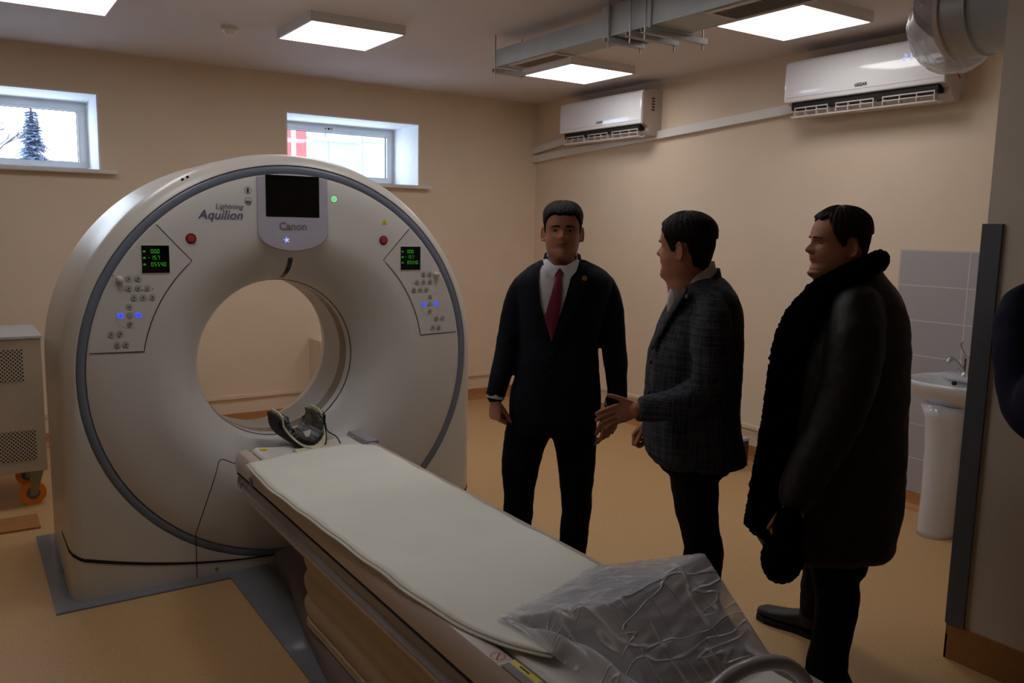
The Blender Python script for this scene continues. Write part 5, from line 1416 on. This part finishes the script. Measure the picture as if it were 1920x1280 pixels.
b = new(); head_mesh(b, HM, 0.22)
torso(b, [(r[0], r[1] + 10, r[2] - 10, r[3] * 0.88, r[4] * 0.88, r[5]) for r in rows], L, 32)
limb(b, armN[:-1] + [L(1490, 945, -0.27)], [.06, .065, .06, .055, .05, .038, .027])
limb(b, armF, [.05, .05, .045, .04, .03])
limb(b, [L(1560, 980, -0.07), L(1568, 1130, -0.09), L(1550, 1240, -0.11)], [.07, .05, .04]); limb(b, [L(1560, 980, 0.08), L(1536, 1090, 0.22), L(1524, 1140, 0.36)], [.07, .05, .04])
hand2(b, L(1491, 942, -0.27), (-0.15, -0.05, -1), (0.1, -1, 0.05), (-1, 0.0, 0.15), (40, 50, 55, 60), thumb=(0.9, 0.45, 0.4), sc=0.98)
hand2(b, L(1478, 938, 0.12), (-0.15, 0.05, -1), (0.1, 1, 0.05), (-1, 0.0, 0.15), (40, 50, 55, 60), thumb=(0.9, 0.45, 0.4), sc=0.98)
o = obj('body', b, M_skin, T); add_remesh(o, 0.0032, 2, 0.4)
hl = hline([(0, .196), (25, .196), (40, .200), (52, .180), (64, .146), (72, .118), (78, .098), (86, .100), (94, .136), (106, .134), (116, .098), (130, .062), (180, .036)])
b = hair_mesh(HM, hl, lambda a, z: (0.006 + 0.009 * gs(z - 0.215, 0.05)) if z > 0.15 else 0.005, heavy=0.1, rough=0.005, seed=4); obj('hair', b, M_hair3, T, True)
face_bits(T, HM, M_hair3, 0.0032)
# fur: collar roll, front edging, then the fur hat as a thing of its own
b = new()
path = [L(1524, 562, 0.0), L(1532, 548, -0.085), L(1562, 530, -0.125), L(1600, 512, -0.135), L(1632, 498, -0.10), L(1645, 492, 0.0), L(1632, 498, 0.10), L(1600, 512, 0.135), L(1562, 530, 0.125), L(1532, 548, 0.085), L(1524, 562, 0.0)]
P_, R_ = smooth_path(path, [(.040, .034), (.042, .036), (.044, .036), (.046, .036), (.046, .036), (.046, .036), (.046, .036), (.046, .036), (.044, .036), (.042, .036), (.040, .034)], 5); tube(b, P_, R_, 18)
o = obj('fur_collar', b, M_fur, T, True); add_remesh(o, 0.005, 1); add_noise(o, 0.014, 0.012)
b = new()
P_, R_ = smooth_path([L(1540, 552, -0.09), L(1516, 585, -0.10), L(1497, 620, -0.09), L(1482, 660, -0.08), L(1470, 720, -0.07), L(1461, 790, -0.06), L(1450, 870, -0.06), L(1438, 940, -0.06), L(1428, 1000, -0.06)],
    [(.06, .045), (.075, .060), (.08, .062), (.08, .058), (.085, .050), (.10, .042), (.12, .040), (.12, .040), (.12, .038)], 5); tube(b, P_, R_, 18)
o = obj('fur_edging', b, M_fur, T, True); add_remesh(o, 0.006, 1); add_noise(o, 0.018, 0.014)
th = T; hp = L(1467, 1045, -0.31); wp = Matrix.Translation(th.location) @ Matrix.Rotation(th.rotation_euler.z, 4, 'Z')
b = new(); ell(b, wp @ hp, (0.078, 0.060, 0.085), 28, 18); q_ = wp @ L(1478, 988, -0.31); ell(b, q_, (0.052, 0.045, 0.07), 20, 14)
o = obj('fur_hat', b, M_fur, None, True); tag(o, 'round black fur hat held low in the hand beside the leather coat', 'hat'); add_remesh(o, 0.005, 2); add_noise(o, 0.014, 0.012)

# ---- person at the right edge
T, L = person(1985, 1.5, 'person in a navy jacket cut off by the right edge of the view')
X4 = 0.30
HM = Matrix.Translation((X4 + 0.02, -0.04, 1.56)) @ Matrix.Rotation(radians(20), 4, 'Z')
rows4 = [(0.84, .19, .13, .14), (0.92, .20, .135, .14), (1.05, .20, .135, .13), (1.2, .20, .14, .13), (1.33, .205, .14, .13), (1.43, .20, .13, .12), (1.49, .16, .11, .11), (1.53, .10, .09, .09), (1.56, .075, .07, .08)]
def torso4(bm, k):
    rings(bm, [[(X4 + hw * k * abs(cos(q)) ** 0.85 * (1 if cos(q) > 0 else -1), (yb if sin(q) > 0 else yf) * k * sin(q), z) for q in [2 * pi * i / 40 for i in range(40)]] for z, hw, yf, yb in rows4])
a4 = [(X4 - 0.17, 0.0, 1.47), (X4 - 0.25, -0.02, 1.46), L(1925, 590, -0.05), L(1921, 640, -0.08), L(1924, 700, -0.10), L(1928, 755, -0.12), L(1950, 775, -0.15), L(1985, 720, -0.22), L(2015, 610, -0.28), L(2025, 560, -0.28)]
b4 = [(X4 + 0.18, 0.0, 1.44), (X4 + 0.24, -0.06, 1.32), (X4 + 0.22, -0.14, 1.25), (X4 + 0.14, -0.22, 1.38), (X4 + 0.08, -0.27, 1.52)]
b = new(); torso4(b, 1.0)
b2 = [(.060, .060), (.055, .060), (.044, .062), (.046, .064), (.045, .060), (.044, .056), (.046, .054), (.048, .05), (.042, .042), (.036, .036)]
limb(b, a4, b2, 20); limb(b, b4, [.062, .058, .055, .044, .036])
j = obj('jacket', b, M_fnavy, T); add_remesh(j, 0.007, 8); add_noise(j, 0.012, 0.10)
b = new(); head_mesh(b, HM); torso4(b, 0.84)
limb(b, a4 + [L(2028, 545, -0.28)], [.04, .036, .034, .036, .036, .036, .036, .034, .03, .026, .026]); limb(b, b4 + [(X4 + 0.075, -0.27, 1.54)], [.045, .042, .04, .032, .026, .026])
hand2(b, L(2028, 548, -0.28), (0.2, -0.2, 1), (-1, -0.1, 0), (0, 1, 0.2), 40); hand2(b, (X4 + 0.075, -0.27, 1.54), (-0.1, -0.2, 1), (1, -0.1, 0), (0, 1, 0.2), 40)
for s in (-1, 1): limb(b, [(X4 + 0.09 * s, 0, 0.88), (X4 + 0.1 * s, -0.01, 0.5), (X4 + 0.1 * s, 0.01, 0.08)], [.07, .055, .04])
o = obj('body', b, M_skin, T); add_remesh(o, 0.005, 2, 0.4)
b = new()
for s in (-1, 1): limb(b, [(X4 + 0.085 * s, 0, 0.86), (X4 + 0.1 * s, -0.01, 0.5), (X4 + 0.1 * s, 0.01, 0.11)], [.10, .075, .065])
o = obj('trousers', b, M_trous, T); add_remesh(o, 0.009, 4)
for s in (-1, 1): b = new(); shoe(b, X4 + 0.1 * s, 0.01, radians(-90)); obj('shoe', b, M_boot, T, 40)
b = hair_mesh(HM, hline([(0, .19), (50, .17), (75, .1), (92, .13), (120, .08), (180, .03)]), lambda a, z: 0.012); obj('hair', b, M_hair1, T, True)
face_bits(T, HM, M_hair1)
